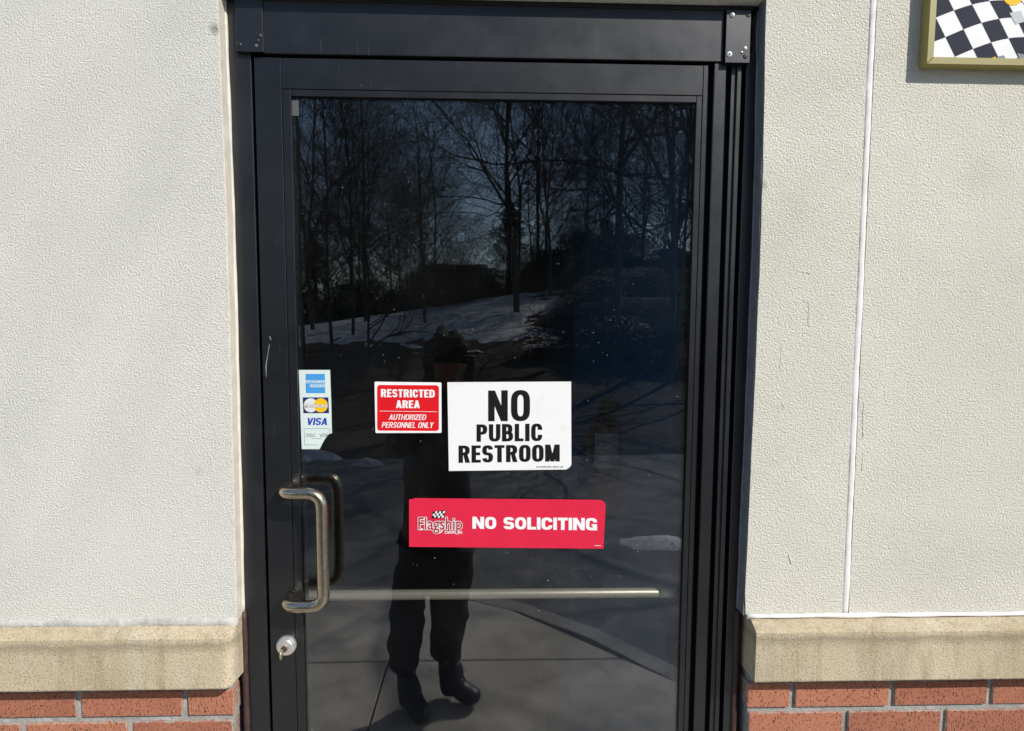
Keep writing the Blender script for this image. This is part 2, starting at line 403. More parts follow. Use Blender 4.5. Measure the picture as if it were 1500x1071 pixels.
# bricks ----------------------------------------------------------
BL, BH, JT = .2030, .0550, .0120
bmesh_vars = []
def brick_mesh(L, seed):
    rnd = random.Random(seed); bm = bmesh.new(); box(bm, 0, L, 0, .09, 0, BH, .0022)
    for v in bm.verts: v.co += Vector((rnd.uniform(-.0007, .0007), rnd.uniform(-.0008, .0006), rnd.uniform(-.0007, .0007)))
    bmesh.ops.recalc_face_normals(bm, faces=bm.faces[:])
    me = bpy.data.meshes.new('brick'); bm.to_mesh(me); bm.free(); me.materials.append(M_BRICK); return me
full = [brick_mesh(BL, s) for s in range(8)]
ZR1 = az(1300, 1041, 0)+.0005                       # middle of first visible mortar joint
z_first = ZR1 + JT/2
def put_brick(me, x, z):
    o = bpy.data.objects.new('brick', me); COL.objects.link(o); o.parent = wall; o.location = (x, .006-.1+random.uniform(-.0006, .0008), z)
def brick_run(x0, x1, z, joints_at, clip):
    """bricks between x0 and x1, one joint centred on joints_at"""
    n0 = math.floor((x0-joints_at)/(BL+JT)); x = joints_at + n0*(BL+JT)
    while x < x1:
        a, b = x+JT/2, x+JT/2+BL; a2, b2 = max(a, x0), min(b, x1)
        if b2-a2 > .02:
            me = random.choice(full) if (a2 == a and b2 == b) else brick_mesh(b2-a2, random.random())
            put_brick(me, a2, z)
        x += BL+JT
XBR = ax(1096, 1040, 0); XBL = ax(340.5, 1040, 0)
jr = [ax(1309, 1022, 0), ax(1241, 1056, 0)]; jl = [ax(112, 1040, 0), ax(30, 1066, 0)]
rows = 12
for k in range(rows):
    z = z_first - k*(BH+JT)
    brick_run(XBR, XBR+1.55, z, jr[k % 2], None)
    brick_run(XBL-1.55, XBL, z, jl[k % 2], None)
bm = bmesh.new(); box(bm, XBR+.004, XE, .0125, .12, 0, Z_LB-.0005); fin('mortar_backing', bm, M_MORTAR, wall)
bm = bmesh.new(); box(bm, -XE, XBL-.004, .0125, .12, 0, Z_LB-.0005); fin('mortar_backing', bm, M_MORTAR, wall)

# sealant round the frame
def cornerbead(name, mat, x, z0, z1, side, r=.006, y=YF):
    n = 60; bm = bmesh.new(); pts = []; rr = []
    for k in range(n+1):
        z = z0+(z1-z0)*k/n; pts.append(((x(z) if callable(x) else x)+side*(.001+.0008*nz(z, 12)), y-.001, z)); rr.append(r*(1+.18*nz(z+4, 18)+.1*nz(z, 70)))
    tube(bm, pts, rr, 8); return fin(name, bm, mat, wall, True)
def return_strip(f, sgn, mat, th):
    zz = [ZS+(ZT-ZS)*k/30 for k in range(31)]
    bm = bmesh.new(); a = [(f(z)-sgn*.0008, z) for z in zz]; b = [(f(z)+sgn*(th+.0008*nz(z+2, 15)+.0005*nz(z, 60)), z) for z in zz]
    prism(bm, a+b[::-1], .0025, YF+.01); fin('jamb_sealant', bm, mat, wall)
return_strip(xl, 1, M_CREAM, .0022)
cornerbead('jamb_sealant', M_CREAM, xl, ZS, ZT, 1, .0045)
cornerbead('jamb_sealant', M_BROWNC, xl(1.0)+.002, 0, ZS+.004, 1, .0065, YF-.002)
cornerbead('jamb_sealant', M_GREYC, xr, ZS, ZT, -1, .0045)
cornerbead('jamb_sealant', M_BROWNC, xr(1.0)-.001, 0, ZS-.002, -1, .0065, YF-.002)
return_strip(xr, -1, M_GREYC, .0020)

# ------------------------------------------------------------------ door frame
fr = tag(empty('door_frame', (0, .08, 0)), 'dark anodised aluminium door frame with deep header box and patch plates', 'door frame', kind='thing')
Y = YF
xs = lambda px: ax(px, 557, Y)
ZH = (az(388, 77, .030)+az(1060, 92, .030))/2       # bottom of header
# left jamb: flat face with an inner return
def jamb(inner, f, y):
    zz = [ZT*k/24 for k in range(25)]; bm = bmesh.new(); prism(bm, [(f(z), z) for z in zz] + [(inner, ZT), (inner, 0)], y, .14)
    bmesh.ops.bevel(bm, geom=[e for e in bm.edges if abs(e.verts[0].co.x-inner) < 1e-6 and abs(e.verts[1].co.x-inner) < 1e-6], offset=.001, segments=1, affect='EDGES'); fin('jamb', bm, M_FRAME, fr)
jamb(xs(380.7), xl, Y)
boxobj('jamb', M_FRAME, fr, (xs(1076.5), xs(1090.5)+.003, Y-.003, .14, 0, ZH+.02))
boxobj('hinge_leaf', M_FRAME, fr, (xs(1057), xs(1064.5), Y+.003, .08, 0, ZH+.012), .0008)
boxobj('hinge_leaf', M_FRAME, fr, (xs(1064), xs(1070.5), Y-.002, .081, 0, ZH+.012), .0012)
boxobj('frame_back', M_GASKET, fr, (xl(2.4)+.001, xr(2.4)-.001, .141, .15, ZH-.004, ZT+.03), 0)
boxobj('jamb_channel', M_GASKET, fr, (xs(1049), xr(1.0)-.0005, .062, .139, 0, ZH-.001), 0)
boxobj('door_stop', M_GASKET, fr, (xs(381.2), xs(386), .075, .139, 0, ZH-.001), 0)
boxobj('head_stop', M_GASKET, fr, (xs(388), xs(1048), .075, .138, ZH-.025, ZH+.02), 0)
# header box
xh0, xh1 = ax(385.5, 40, .030), ax(1060.3, 50, .030)
bm = bmesh.new(); nx_ = 40
box(bm, xh0, xh1, .030, .139, ZH, ZT-.010, .0015, 2)
hd = fin('header_box', M_FRAME and bm, M_FRAME, fr)
boxobj('lintel_flashing', M_GASKET, fr, (xl(2.4)+.002, xr(2.4)-.002, .030, .138, ZT-.0095, ZT-.0008), .0005)
xp0, xp1 = ax(344, 40, .024), ax(384.5, 40, .024)
boxobj('patch_plate', M_PLATE, fr, (xp0, xp1, .026, .136, az(365, 75.5, .026), ZT-.0105), .0006)
xq0, xq1 = ax(1063.5, 50, .022), ax(1099.5, 50, .022)
boxobj('patch_plate', M_PLATE, fr, (xq0, xq1, .022, .136, az(1080, 92, .022), ZT-.0125), .0006)
def screw(px, py, y, r, mat, proud=.0012):
    x, z = at(px, py, y); e = []
    bm = bmesh.new(); lathe(bm, [(r, 0), (r, -proud*.5), (r*.82, -proud), (r*.3, -proud*1.15)], (x, y, z), 'y', 16)
    o = fin('screw', bm, mat, fr, False)
    bm = bmesh.new()
    for a in (.5, .5+math.pi/2):
        dx, dz = math.cos(a)*r*.55, math.sin(a)*r*.55; nx2, nz2 = -math.sin(a)*r*.13, math.cos(a)*r*.13
        prism(bm, [(x-dx-nx2, z-dz-nz2), (x+dx-nx2, z+dz-nz2), (x+dx+nx2, z+dz+nz2), (x-dx+nx2, z-dz+nz2)], y-proud*1.3, y-proud*.6)
    s = fin('screw_slot', bm, M_GASKET, None); s.parent = o
    return o
screw(1068.5, 79.5, .022, .0056, M_SCREW); screw(1072.5, 22, .022, .0045, M_SCREW, .002); screw(1096.5, 21.5, .022, .0050, M_DSCREW)
screw(1092, 82.5, .022, .0050, M_DSCREW); screw(1091.5, 71, .022, .0035, M_SCREW); screw(1086.5, 77, .022, .002, M_SCREW)
screw(350, 65.5, .026, .0048, M_DSCREW); screw(379.5, 52, .026, .0040, M_DSCREW); screw(382, 52.5, .0262, .0020, M_SCREW, .002)
screw(375.5, 67, .026, .0028, M_SCREW, .0016); screw(378.5, 59, .026, .0016, M_SCREW)

# ------------------------------------------------------------------ door leaf
door = tag(empty('glass_door', (ax(1040, 557, YD), .06, 0)), 'dark framed glass door with bronze pull handle and inside push bar', 'door', kind='thing')
xd0, xd1 = ax(385, 554, YD), ax(1023.8, 557, YD)
xb0, xb1 = ax(421, 500, YD), ax(1017.2, 557, YD)            # stile inner edges
xg0, xg1 = ax(434, 500, YD), ax(1009, 557, YD)              # bead inner edges
zd1 = ZH-.0045
zb1 = (az(411, 127, YD)+az(1030, 142, YD))/2; zg1 = (az(425, 137, YD)+az(1010, 152, YD))/2
boxobj('stile', M_DOORM, door, (xd0, xb0, YD, YD+.045, .012, zd1), .0007)
boxobj('stile', M_DOORM, door, (xb1, xd1, YD, YD+.045, .012, zd1), .0007)
boxobj('top_rail', M_DOORM, door, (xb0+.0006, xb1-.0006, YD+.0002, YD+.0448, zb1, zd1-.0003), .0007)
boxobj('bottom_rail', M_DOORM, door, (xb0+.0006, xb1-.0006, YD+.0002, YD+.0448, .012, .20), .0007)
for nm, dims in (('glazing_bead', (xb0+.0008, xg0, YD+.0016, YD+.010, .214, zb1-.0008)), ('glazing_bead', (xg1, xb1-.0008, YD+.0016, YD+.010, .214, zb1-.0008)),
                 ('glazing_bead', (xg0+.0006, xg1-.0006, YD+.0018, YD+.010, zg1, zb1-.0009)), ('glazing_bead', (xg0+.0006, xg1-.0006, YD+.0018, YD+.010, .201, .2135))):
    boxobj(nm, M_DOORM, door, dims, .0006)
for dims in ((xb0+.001, xg0+.002, YG+.0065, YD+.04, .214, zb1-.001), (xg1-.002, xb1-.001, YG+.0065, YD+.04, .214, zb1-.001), (xg0, xg1, YG+.0068, YD+.04, zg1-.003, zb1-.002)):
    boxobj('gasket', M_GASKET, door, dims, 0)
boxobj('hinge_strip', M_DOORM, door, (xs(1031), xs(1048.6), YD-.003, YD+.03, .012, zd1+.004), .0022, 2)
boxobj('edge_strip', M_GASKET, door, (xd1+.0003, xs(1031)-.0003, YD+.020, YD+.04, .012, zd1), 0)
gl = boxobj('glass', M_GLASS, door, (xg0-.006, xg1+.006, YG, YG+.006, .208, zg1+.006), 0)
# pull handle
zt, zb_ = az(418, 723, -.016), az(418, 889, -.016)
xm = ax(417, 805, -.0); xg = ax(473, 805, -.016)
bm = bmesh.new()
tube(bm, fillet([(xm, YD+.002, zt), (xm, -.015, zt), (xg, -.017, zt), (xg, -.017, zb_), (xm, -.015, zb_), (xm, YD+.002, zb_)], .031, 12)[0:], .0122, 24)
pull = fin('pull_handle', bm, M_PULL, door, True)
# lock cylinder
lx, lz = at(418.3, 947.5, YD-.010)
bm = bmesh.new(); lathe(bm, [(.0205, .010), (.0205, .002), (.0185, -.0015), (.0165, -.002), (.0165, -.0055), (.0150, -.0065), (.004, -.0068)], (lx, YD-.010, lz), 'y', 36)
lock = fin('lock_cylinder', bm, M_LOCK, door, False)
bm = bmesh.new(); lathe(bm, [(.0066, 0), (.0066, -.0012), (.0058, -.0016)], (lx-.0008, YD-.0168, lz-.0015), 'y', 20); p = fin('keyway', bm, M_LOCKD, None); p.parent = lock
key = tag(empty('key', (lx-.0015, YD-.018, lz-.004)), 'worn brass key left hanging in the round silver door lock', 'key', kind='thing')
bm = bmesh.new(); kx, kz = lx-.0022, lz-.0035
lathe(bm, [(.0012, .000), (.0012, -.012)], (kx, YD-.0175, kz+.0015), 'y', 8)
fin('key_shaft', bm, M_KEY, key, True)
bm = bmesh.new()
prof = []
for k in range(20):
    a = 2*math.pi*k/20; prof.append((-.022+math.cos(a)*.009, kz-.003+math.sin(a)*.0105))
a_ = [bm.verts.new((kx-.0016, YD-.009+y, z)) for y, z in prof]; b_ = [bm.verts.new((kx+.0016, YD-.009+y, z)) for y, z in prof]
bm.faces.new(a_[::-1]); bm.faces.new(b_)
for i in range(20): bm.faces.new((a_[i], a_[(i+1) % 20], b_[(i+1) % 20], b_[i]))
bmesh.ops.bevel(bm, geom=[e for e in bm.edges if abs(e.verts[0].co.x-e.verts[1].co.x) < 1e-6], offset=.0007, segments=2, affect='EDGES')
fin('key_bow', bm, M_KEY, key, True)
# push bar behind the glass
yb = YG+.045
x0, x1, x2 = ax(443, 870, yb), ax(966, 868, yb), ax(992, 868, yb)
zbar = (az(460, 870.5, yb)+az(960, 870, yb))/2
bm = bmesh.new(); tube(bm, [(x0, yb, zbar), (x0+.004, yb, zbar), (x1-.004, yb, zbar), (x1, yb, zbar)], [.0095, .0110, .0110, .0098], 24); fin('push_bar', bm, M_BAR, door, True)
M_SOCKET = plain('lightened_bronze', (.85, .76, .60), .45, .3)  # bronze lightened so the socket shows despite the stile's shade
bm = bmesh.new(); tube(bm, [(x1-.002, yb, zbar-.001), (xb1+.003, yb, zbar-.001)], .0098, 16); fin('push_bar_socket', bm, M_SOCKET, door, True)
boxobj('glass_clip', plain('grey_clip', (.09, .095, .10), .5), door, (ax(428, 155, YG), ax(437.5, 155, YG), YG-.0012, YG-.0001, az(430, 170, YG), az(430, 147, YG)), .0003)
boxobj('threshold', plain('mill_threshold', (.35, .35, .36), .4, .9), fr, (XL, XR, -.02, .13, -.0, .009), .002)
# scratch on the left stile
def scratch(px, w, y=YD-.0003):
    P = [at(a, b, y) for a, b in px]; bm = bmesh.new(); L, Rr = [], []
    for i, p in enumerate(P):
        ww = w[i]; L.append(bm.verts.new((p[0]-ww, y, p[1]))); Rr.append(bm.verts.new((p[0]+ww, y, p[1])))
    for i in range(len(P)-1): bm.faces.new((L[i], Rr[i], Rr[i+1], L[i+1]))
    return fin('scratch', bm, plain('bare_metal_scratch', (.28, .28, .28), .5, .3), door)
scratch([(395, 504), (394, 508), (392.5, 518), (390.5, 530), (389.5, 538), (390.2, 553)], [.0005, .0007, .0005, .0009, .0012, .0003])
scratch([(395, 493), (397, 498)], [.0013, .0007])

# ------------------------------------------------------------------ flat lettering
def sel(c, e=.82): return math.copysign(abs(c)**e, c)
class Glyph:
    def __init__(s, w, tv, th): s.w, s.tv, s.th, s.pieces = w, tv, th, []
    def poly(s, pts): s.pieces.append(pts)
    def rect(s, a, b, c, d): s.pieces.append([(a, b), (c, b), (c, d), (a, d)])
    def arc(s, cx, cy, rx, ry, a0, a1, n=14, e=.80):
        ix, iy = max(rx-s.tv, .01), max(ry-s.th, .01); prev = None
        for k in range(n+1):
            a = R(a0+(a1-a0)*k/n); c, q = sel(math.cos(a), e), sel(math.sin(a), e)
            cur = ((cx+rx*c, cy+ry*q), (cx+ix*c, cy+iy*q))
            if prev: s.pieces.append([prev[0], cur[0], cur[1], prev[1]])
            prev = cur
WID = dict(N=.62, O=.60, P=.56, U=.60, B=.58, L=.46, I=.26, C=.58, R=.60, E=.48, S=.56, T=.52, M=.76, A=.62, D=.60, H=.60, Z=.50, Y=.60, V=.60, G=.60, X=.58, W=.86, K=.6, F=.46)
WID[' '] = .26; WID['-'] = .3
def glyph(ch, tv, th, ws):
    w = WID[ch]*ws; g = Glyph(w, tv, th); t = tv
    if ch in 'I': g.w = w = t; g.rect(0, 0, t, 1); return g
    if ch in 'NHU' or ch in 'M':
        if ch != 'U': g.rect(0, 0, t, 1); g.rect(w-t, 0, w, 1)
        if ch == 'N': g.poly([(0, 1), (t*1.05, 1), (w, 0), (w-t*1.05, 0)])
        if ch == 'H': g.rect(t, .5-th/2, w-t, .5+th/2)
        if ch == 'M': g.poly([(0, 1), (t*1.15, 1), (w/2+t*.42, 0), (w/2-t*.42, 0)]); g.poly([(w, 1), (w-t*1.15, 1), (w/2-t*.42, 0), (w/2+t*.42, 0)])
        if ch == 'U':
            r = w*.55; g.rect(0, r, t, 1); g.rect(w-t, r, w, 1); g.arc(w/2, r, w/2, r, 180, 360)
    elif ch == 'K': g.rect(0, 0, t, 1); g.poly([(t, .4), (w-t*1.1, 1), (w, 1), (t, .22)]); g.poly([(t*1.1, .55), (t*2.1, .6), (w, 0), (w-t*1.1, 0)])
    elif ch in 'LETZF':
        if ch in 'LEF': g.rect(0, 0, t, 1)
        if ch in 'LE': g.rect(t, 0, w, th)
        if ch in 'EF': g.rect(t, 1-th, w, 1); g.rect(t, .5-th/2+.01, w*.93, .5+th/2+.01)
        if ch == 'T': g.rect(0, 1-th, w, 1); g.rect(w/2-t/2, 0, w/2+t/2, 1-th)
        if ch == 'Z': g.rect(0, 1-th, w, 1); g.rect(0, 0, w, th); g.poly([(0, th), (t*1.2, th), (w, 1-th), (w-t*1.2, 1-th)])
    elif ch in 'AVWYX':
        if ch in 'AV':
            P = [[(0, 0), (t, 0), (w/2+t*.52, 1), (w/2-t*.52, 1)], [(w, 0), (w-t, 0), (w/2-t*.52, 1), (w/2+t*.52, 1)]]
            if ch == 'A': g.rect(w*.22, .2, w*.78, .2+th*.9)
            for p in P: g.poly([(x, 1-y) for x, y in p] if ch == 'V' else p)
        if ch == 'W':
            for o in (0, w/2-t*.1): 
                h = w/2+t*.1; g.poly([(o, 1), (o+t, 1), (o+h/2+t*.4, 0), (o+h/2-t*.4, 0)]); g.poly([(o+h, 1), (o+h-t, 1), (o+h/2-t*.4, 0), (o+h/2+t*.4, 0)])
        if ch == 'Y': g.rect(w/2-t/2, 0, w/2+t/2, .42); g.poly([(0, 1), (t*1.1, 1), (w/2+t/2, .40), (w/2-t/2, .40)]); g.poly([(w, 1), (w-t*1.1, 1), (w/2-t/2, .40), (w/2+t/2, .40)])
        if ch == 'X': g.poly([(0, 0), (t*1.1, 0), (w, 1), (w-t*1.1, 1)]); g.poly([(0, 1), (t*1.1, 1), (w, 0), (w-t*1.1, 0)])
    elif ch in 'PRBD':
        g.rect(0, 0, t, 1)
        def bowl(y0, y1, ww, k=.45):
            ry = (y1-y0)/2; rx = min(ww*.62, ry*1.25); cx = ww-rx
            g.rect(t*.9, y1-th, cx+.001, y1); g.rect(t*.9, y0, cx+.001, y0+th); g.arc(cx, (y0+y1)/2, rx, ry, -90, 90, 14, .74)
        if ch == 'P': bowl(.40, 1, w)
        if ch == 'R': bowl(.43, 1, w*.97); g.poly([(w*.42, .46), (w*.42+t*.9, .50), (w*1.0, 0), (w*1.0-t*1.05, 0)])
        if ch == 'B': bowl(.5-th/2, 1, w*.94); bowl(0, .5+th/2, w)
        if ch == 'D': bowl(0, 1, w)
    elif ch in 'OCG':
        r = min(w*.62, .5)
        if ch == 'O':
            g.arc(w/2, 1-r, w/2, r, 0, 180); g.arc(w/2, r, w/2, r, 180, 360); g.rect(0, r, t, 1-r); g.rect(w-t, r, w, 1-r)
        else:
            r = min(r, .36); g.arc(w/2, 1-r, w/2, r, 0, 180); g.arc(w/2, r, w/2, r, 180, 360); g.rect(0, r, t, 1-r)
            if ch == 'G': g.rect(w-t, 0, w, .50); g.rect(w*.52, .50-th*.8, w-t, .50)
    elif ch == 'S':
        r1 = .5+th/2; ry = (r1)/2
        g.arc(w/2, 1-ry, w/2, ry, 8, 270, 20, .8); g.arc(w/2, ry, w/2, ry, 90, -172, 20, .8)
    elif ch == '-': g.rect(0, .4, w, .4+th)
    return g
def layout(text, tv, th, ws, sp):
    x = 0; out = []
    for ch in text:
        if ch == ' ': x += .26*ws*1.3; continue
        g = glyph(ch, tv, th, ws)
        for p in g.pieces: out.append([(a+x, b) for a, b in p])
        x += g.w+sp
    return out, x-sp
class Print:
    """flat print on an upright plane, drawn from positions measured on that plane"""
    def __init__(s, y): s.y = y; s.bm = bmesh.new(); s.k = 0
    def poly(s, pts):
        s.k += 1; y = s.y-.000004*(s.k % 12)
        vs = []
        for x, z in pts:
            X, Z = at(x, z, s.y); vs.append(s.bm.verts.new((X, y, Z)))
        try: s.bm.faces.new(vs)
        except Exception: pass
    def text(s, text, x0, x1, l, r, tv=.22, th=.17, ws=1.0, sp=.07, ital=0.0):
        pcs, W = layout(text, tv, th, ws, sp)
        for p in pcs:
            q = []
            for a, b in p:
                u = a/W; xx = x0+(x1-x0)*u; top = l[0]+(r[0]-l[0])*u; bot = l[1]+(r[1]-l[1])*u
                q.append((xx+ital*b*(bot-top), bot+(top-bot)*b))
            s.poly(q)
        return s
    def disc(s, cx, cy, r, n=24, ry=None): s.poly([(cx+r*math.cos(2*math.pi*k/n), cy+(ry or r)*math.sin(2*math.pi*k/n)) for k in range(n)]); return s
    def ring(s, cx, cy, r, t, n=24, ry=None, a0=0, a1=360):
        ry = ry or r
        for k in range(n):
            a, b = R(a0+(a1-a0)*k/n), R(a0+(a1-a0)*(k+1)/n)
            s.poly([(cx+r*math.cos(a), cy+ry*math.sin(a)), (cx+r*math.cos(b), cy+ry*math.sin(b)), (cx+(r-t)*math.cos(b), cy+(ry-t)*math.sin(b)), (cx+(r-t)*math.cos(a), cy+(ry-t)*math.sin(a))])
        return s
    def line(s, x0, y0, x1, y1, w):
        d = Vector((x1-x0, y1-y0)).normalized(); n = (-d.y*w/2, d.x*w/2)
        s.poly([(x0+n[0], y0+n[1]), (x1+n[0], y1+n[1]), (x1-n[0], y1-n[1]), (x0-n[0], y0-n[1])]); return s
    def font(s, text, x0, x1, yt, yb, bold=0.0, shear=0.0):
        c = bpy.data.curves.new('lettering', 'FONT'); c.body = text; c.offset = bold; c.shear = shear; c.resolution_u = 3
        o = bpy.data.objects.new('lettering', c); COL.objects.link(o); dg = bpy.context.evaluated_depsgraph_get()
        me = bpy.data.meshes.new_from_object(o.evaluated_get(dg)); bpy.data.objects.remove(o)
        xs_ = [v.co.x for v in me.vertices]; ys_ = [v.co.y for v in me.vertices]
        a, b, c0, d = min(xs_), max(xs_), min(ys_), max(ys_)
        vs = []; s.k += 1
        for v in me.vertices:
            X, Z = at(x0+(v.co.x-a)/(b-a)*(x1-x0), yb+(v.co.y-c0)/(d-c0)*(yt-yb), s.y); vs.append(s.bm.verts.new((X, s.y-.000004*(s.k % 12), Z)))
        for p in me.polygons:
            try: s.bm.faces.new([vs[i] for i in p.vertices])
            except Exception: pass
        bpy.data.meshes.remove(me); return s
    def done(s, name, mat, parent):
        me = bpy.data.meshes.new(name); bmesh.ops.recalc_face_normals(s.bm, faces=s.bm.faces[:])
        for f in s.bm.faces:
            if f.normal.y > 0: f.normal_flip()
        s.bm.to_mesh(me); s.bm.free(); return link(name, me, mat, parent)
def vinyl(name, col, rough=.45, var=.03):
    m = plain(name, col, rough, var=var, vs=25); m.node_tree.nodes['Principled BSDF'].inputs['Specular IOR Level'].default_value = .15; return m
M_WHITE = vinyl('white_vinyl', (.80, .80, .80)); M_RED = vinyl('red_vinyl', (.66, .012, .018), .4, .05); M_BLACK = vinyl('black_ink', (.012, .012, .013), .4)
M_PINKRED = vinyl('crimson_vinyl', (.66, .022, .060), .42, .04); M_PALE = vinyl('pale_sticker', (.62, .71, .68)); M_BLUE = vinyl('sky_blue_ink', (.06, .30, .66))
M_NAVY = vinyl('navy_ink', (.02, .025, .13)); M_YEL = vinyl('yellow_ink', (.85, .48, .01)); M_LGREY = vinyl('light_grey_ink', (.68, .70, .70)); M_VBLUE = vinyl('royal_blue_ink', (.015, .05, .42))
M_GREYINK = vinyl('grey_ink', (.10, .11, .11)); M_DKRED = vinyl('dark_red_ink', (.22, .006, .012))
def smudged():
    t = NT('smudged_white_vinyl'); c = t.mix(t.ramp(t.noise(18, 5, .6, None, .6), [(.55, 0.0), (.8, .45)]), (.80, .80, .80), (.60, .60, .60)); return t.set(c, .45)
M_WSIGN = smudged()
YS = YG-.0006
def sheet(name, mat, parent, px, y0=YS, y1=YG-.00005):
    bm = bmesh.new(); prism(bm, [at(x, y, y0) for x, y in px], y0, y1); return fin(name, bm, mat, parent)
def sign(name, label, px):
    x = sum(p[0] for p in px)/len(px); y = max(p[1] for p in px); c = at(x, y, YS)
    return tag(empty(name, (c[0], YS, c[1])), label, 'sign' if 'sticker' not in name else 'sticker', kind='thing')
# NO PUBLIC RESTROOM
px = [(655.3, 560), (836.6, 559), (837, 681), (834, 685), (829.5, 687.8), (657.5, 690)]
s1 = sign('restroom_sign', 'white notice on the door glass reading NO PUBLIC RESTROOM in black letters', px)
sheet('backing', M_WSIGN, s1, px)
p = Print(YS-.00015)
p.text('NO', 715, 776.4, (572.2, 617.2), (571.2, 617), tv=.205, th=.155, ws=1.0, sp=.10)
p.text('PUBLIC', 698, 794.4, (621.8, 647.2), (620.4, 646.2), tv=.235, th=.165, ws=1.02, sp=.085)
p.text('RESTROOM', 671.6, 820, (652.8, 678.2), (651.2, 676), tv=.235, th=.165, ws=1.0, sp=.075)
p.done('lettering', M_BLACK, s1)
p = Print(YS-.00015); p.font('ACCUFORM SIGNS 1-800-237-1001', 785, 825, 682.9, 685.2, .02); p.done('small_print', M_BLACK, s1)
# RESTRICTED AREA
px = [(548.6, 560.5), (549.6, 559.2), (645.6, 560.4), (646.6, 561.6), (646.8, 633), (645.8, 634.2), (551, 634.4), (550, 633.4)]
s2 = sign('restricted_sign', 'small red and white notice on the door glass reading RESTRICTED AREA', px)
sheet('backing', M_WHITE, s2, px)
def rrect(x0, y0, x1, y1, r, n=5):
    out = []
    for cx, cy, a in ((x1-r, y0+r, -90), (x1-r, y1-r, 0), (x0+r, y1-r, 90), (x0+r, y0+r, 180)):
        out += [(cx+r*math.cos(R(a+90*k/n)), cy+r*math.sin(R(a+90*k/n))) for k in range(n+1)]
    return out
p = Print(YS-.0001); p.poly([(x, y+(x-597)*.006) for x, y in rrect(552.4, 564.2, 643, 631.2, 4.2)]); p.done('red_panel', M_RED, s2)
p = Print(YS-.0002)
p.text('RESTRICTED', 558, 637, (570, 581.8), (571, 582.4), tv=.24, th=.17, ws=1.05, sp=.08)
p.text('AREA', 580, 615, (586.4, 597.8), (586.8, 598), tv=.24, th=.17, ws=1.05, sp=.07)
p.line(556, 602.2, 640, 603.2, .6)
p.text('AUTHORIZED', 569.4, 623.4, (607, 615), (607.3, 615.3), tv=.17, th=.13, ws=1.1, sp=.09, ital=.2)
p.text('PERSONNEL ONLY', 559, 634, (618.4, 626.5), (618.8, 627), tv=.17, th=.13, ws=1.1, sp=.09, ital=.2)
p.done('lettering', M_WHITE, s2)
# NO SOLICITING
px = [(599.2, 731.6), (605.5, 731), (606.7, 729.8), (879.7, 732.4), (884.5, 735), (887.2, 739.9), (884, 803.9), (599.2, 801.1)]
s3 = sign('soliciting_sign', 'long red notice on the door glass reading NO SOLICITING with flag logo', px)
sheet('backing', M_PINKRED, s3, px)
p = Print(YS-.0002)
p.text('NO SOLICITING', 692, 874.6, (757, 774.6), (759, 777), tv=.29, th=.22, ws=1.5, sp=.075)
p.line(871, 799.2, 880, 799.4, .7)
p.done('lettering', M_WHITE, s3)
lg = Print(YS-.00012); lg.font('Flagship', 611.2, 678.6, 756.6, 783.4, .075); lg.done('logo_shadow', M_DKRED, s3)
lg = Print(YS-.00017); lg.font('Flagship', 611.9, 677.9, 757.2, 782.6, .050); lg.ring(642.3, 776, 6.4, 1.8, ry=5.6)
lg.poly([(612, 757.6), (617, 757.6), (617, 759.2), (612, 759.2)]); lg.poly([(612, 774.5), (620, 774.5), (620, 776.6), (612, 776.6)]); lg.done('logo_outline', M_WHITE, s3)
lg = Print(YS-.00022); lg.font('Flagship', 612.6, 677.2, 757.8, 782.0, .012); lg.done('logo_lettering', vinyl('rose_ink', (.42, .03, .055)), s3)
fl = Print(YS-.00015); fl.poly([(634.2, 749.6), (653.6, 747.2), (649.6, 759.4), (631.8, 759.6)]); fl.done('logo_flag', M_BLACK, s3)
fw_ = Print(YS-.0002)
for i in range(6):
    for j in range(3):
        if (i+j) % 2 == 0: continue
        def q(u, v):
            x = (635-1.9*v)+(652.2-635-.9*v)*u; return (x, 750.2+8.2*v-2.0*u*(1-v)-.6*math.sin(u*6.3))
        fw_.poly([q(i/6, j/3), q((i+1)/6, j/3), q((i+1)/6, (j+1)/3), q(i/6, (j+1)/3)])
fw_.text('CARWASH', 651.2, 677, (777.9, 781.9), (777.9, 781.9), tv=.22, th=.18, ws=1.5, sp=.1)
fw_.done('logo_checks', M_WHITE, s3)
# payment card sticker
px = [(437.6, 542), (483.4, 542), (485.2, 592), (486.2, 634.6), (481, 636.4), (476, 643), (471.8, 650.5), (468.2, 658), (442, 658)]
s4 = sign('payment_sticker', 'pale torn sticker of accepted card logos on the glass beside the stile', px)
sheet('backing', M_PALE, s4, px)
p = Print(YS-.0001); p.poly([(447.4, 547.8), (475.8, 547.8), (476.4, 576), (448, 576)]); p.done('blue_logo_panel', M_BLUE, s4)
p = Print(YS-.0002); p.poly([(447.6, 557.2), (475.8, 557.2), (475.8, 561.4), (447.6, 561.4)]); p.poly([(453.5, 563.2), (476.6, 563.2), (476.6, 567.4), (453.5, 567.4)]); p.done('logo_band', M_PALE, s4)
p = Print(YS-.00028); p.text('AMERICAN', 448, 475.6, (557.7, 561), (557.7, 561), tv=.16, th=.14, ws=1.4, sp=.14); p.text('EXPRESS', 454, 476.3, (563.7, 567), (563.7, 567), tv=.16, th=.14, ws=1.4, sp=.14); p.done('lettering', M_BLUE, s4)
p = Print(YS-.0001); p.poly([(443.4, 582.2), (481, 582.2), (482, 605.4), (444.4, 605.4)]); p.done('navy_logo_panel', M_NAVY, s4)
p = Print(YS-.00016); p.disc(455.2, 593.8, 10.3); p.done('grey_logo_disc', M_LGREY, s4)
p = Print(YS-.00022); p.disc(470, 593.8, 10.3); p.done('yellow_logo_disc', M_YEL, s4)
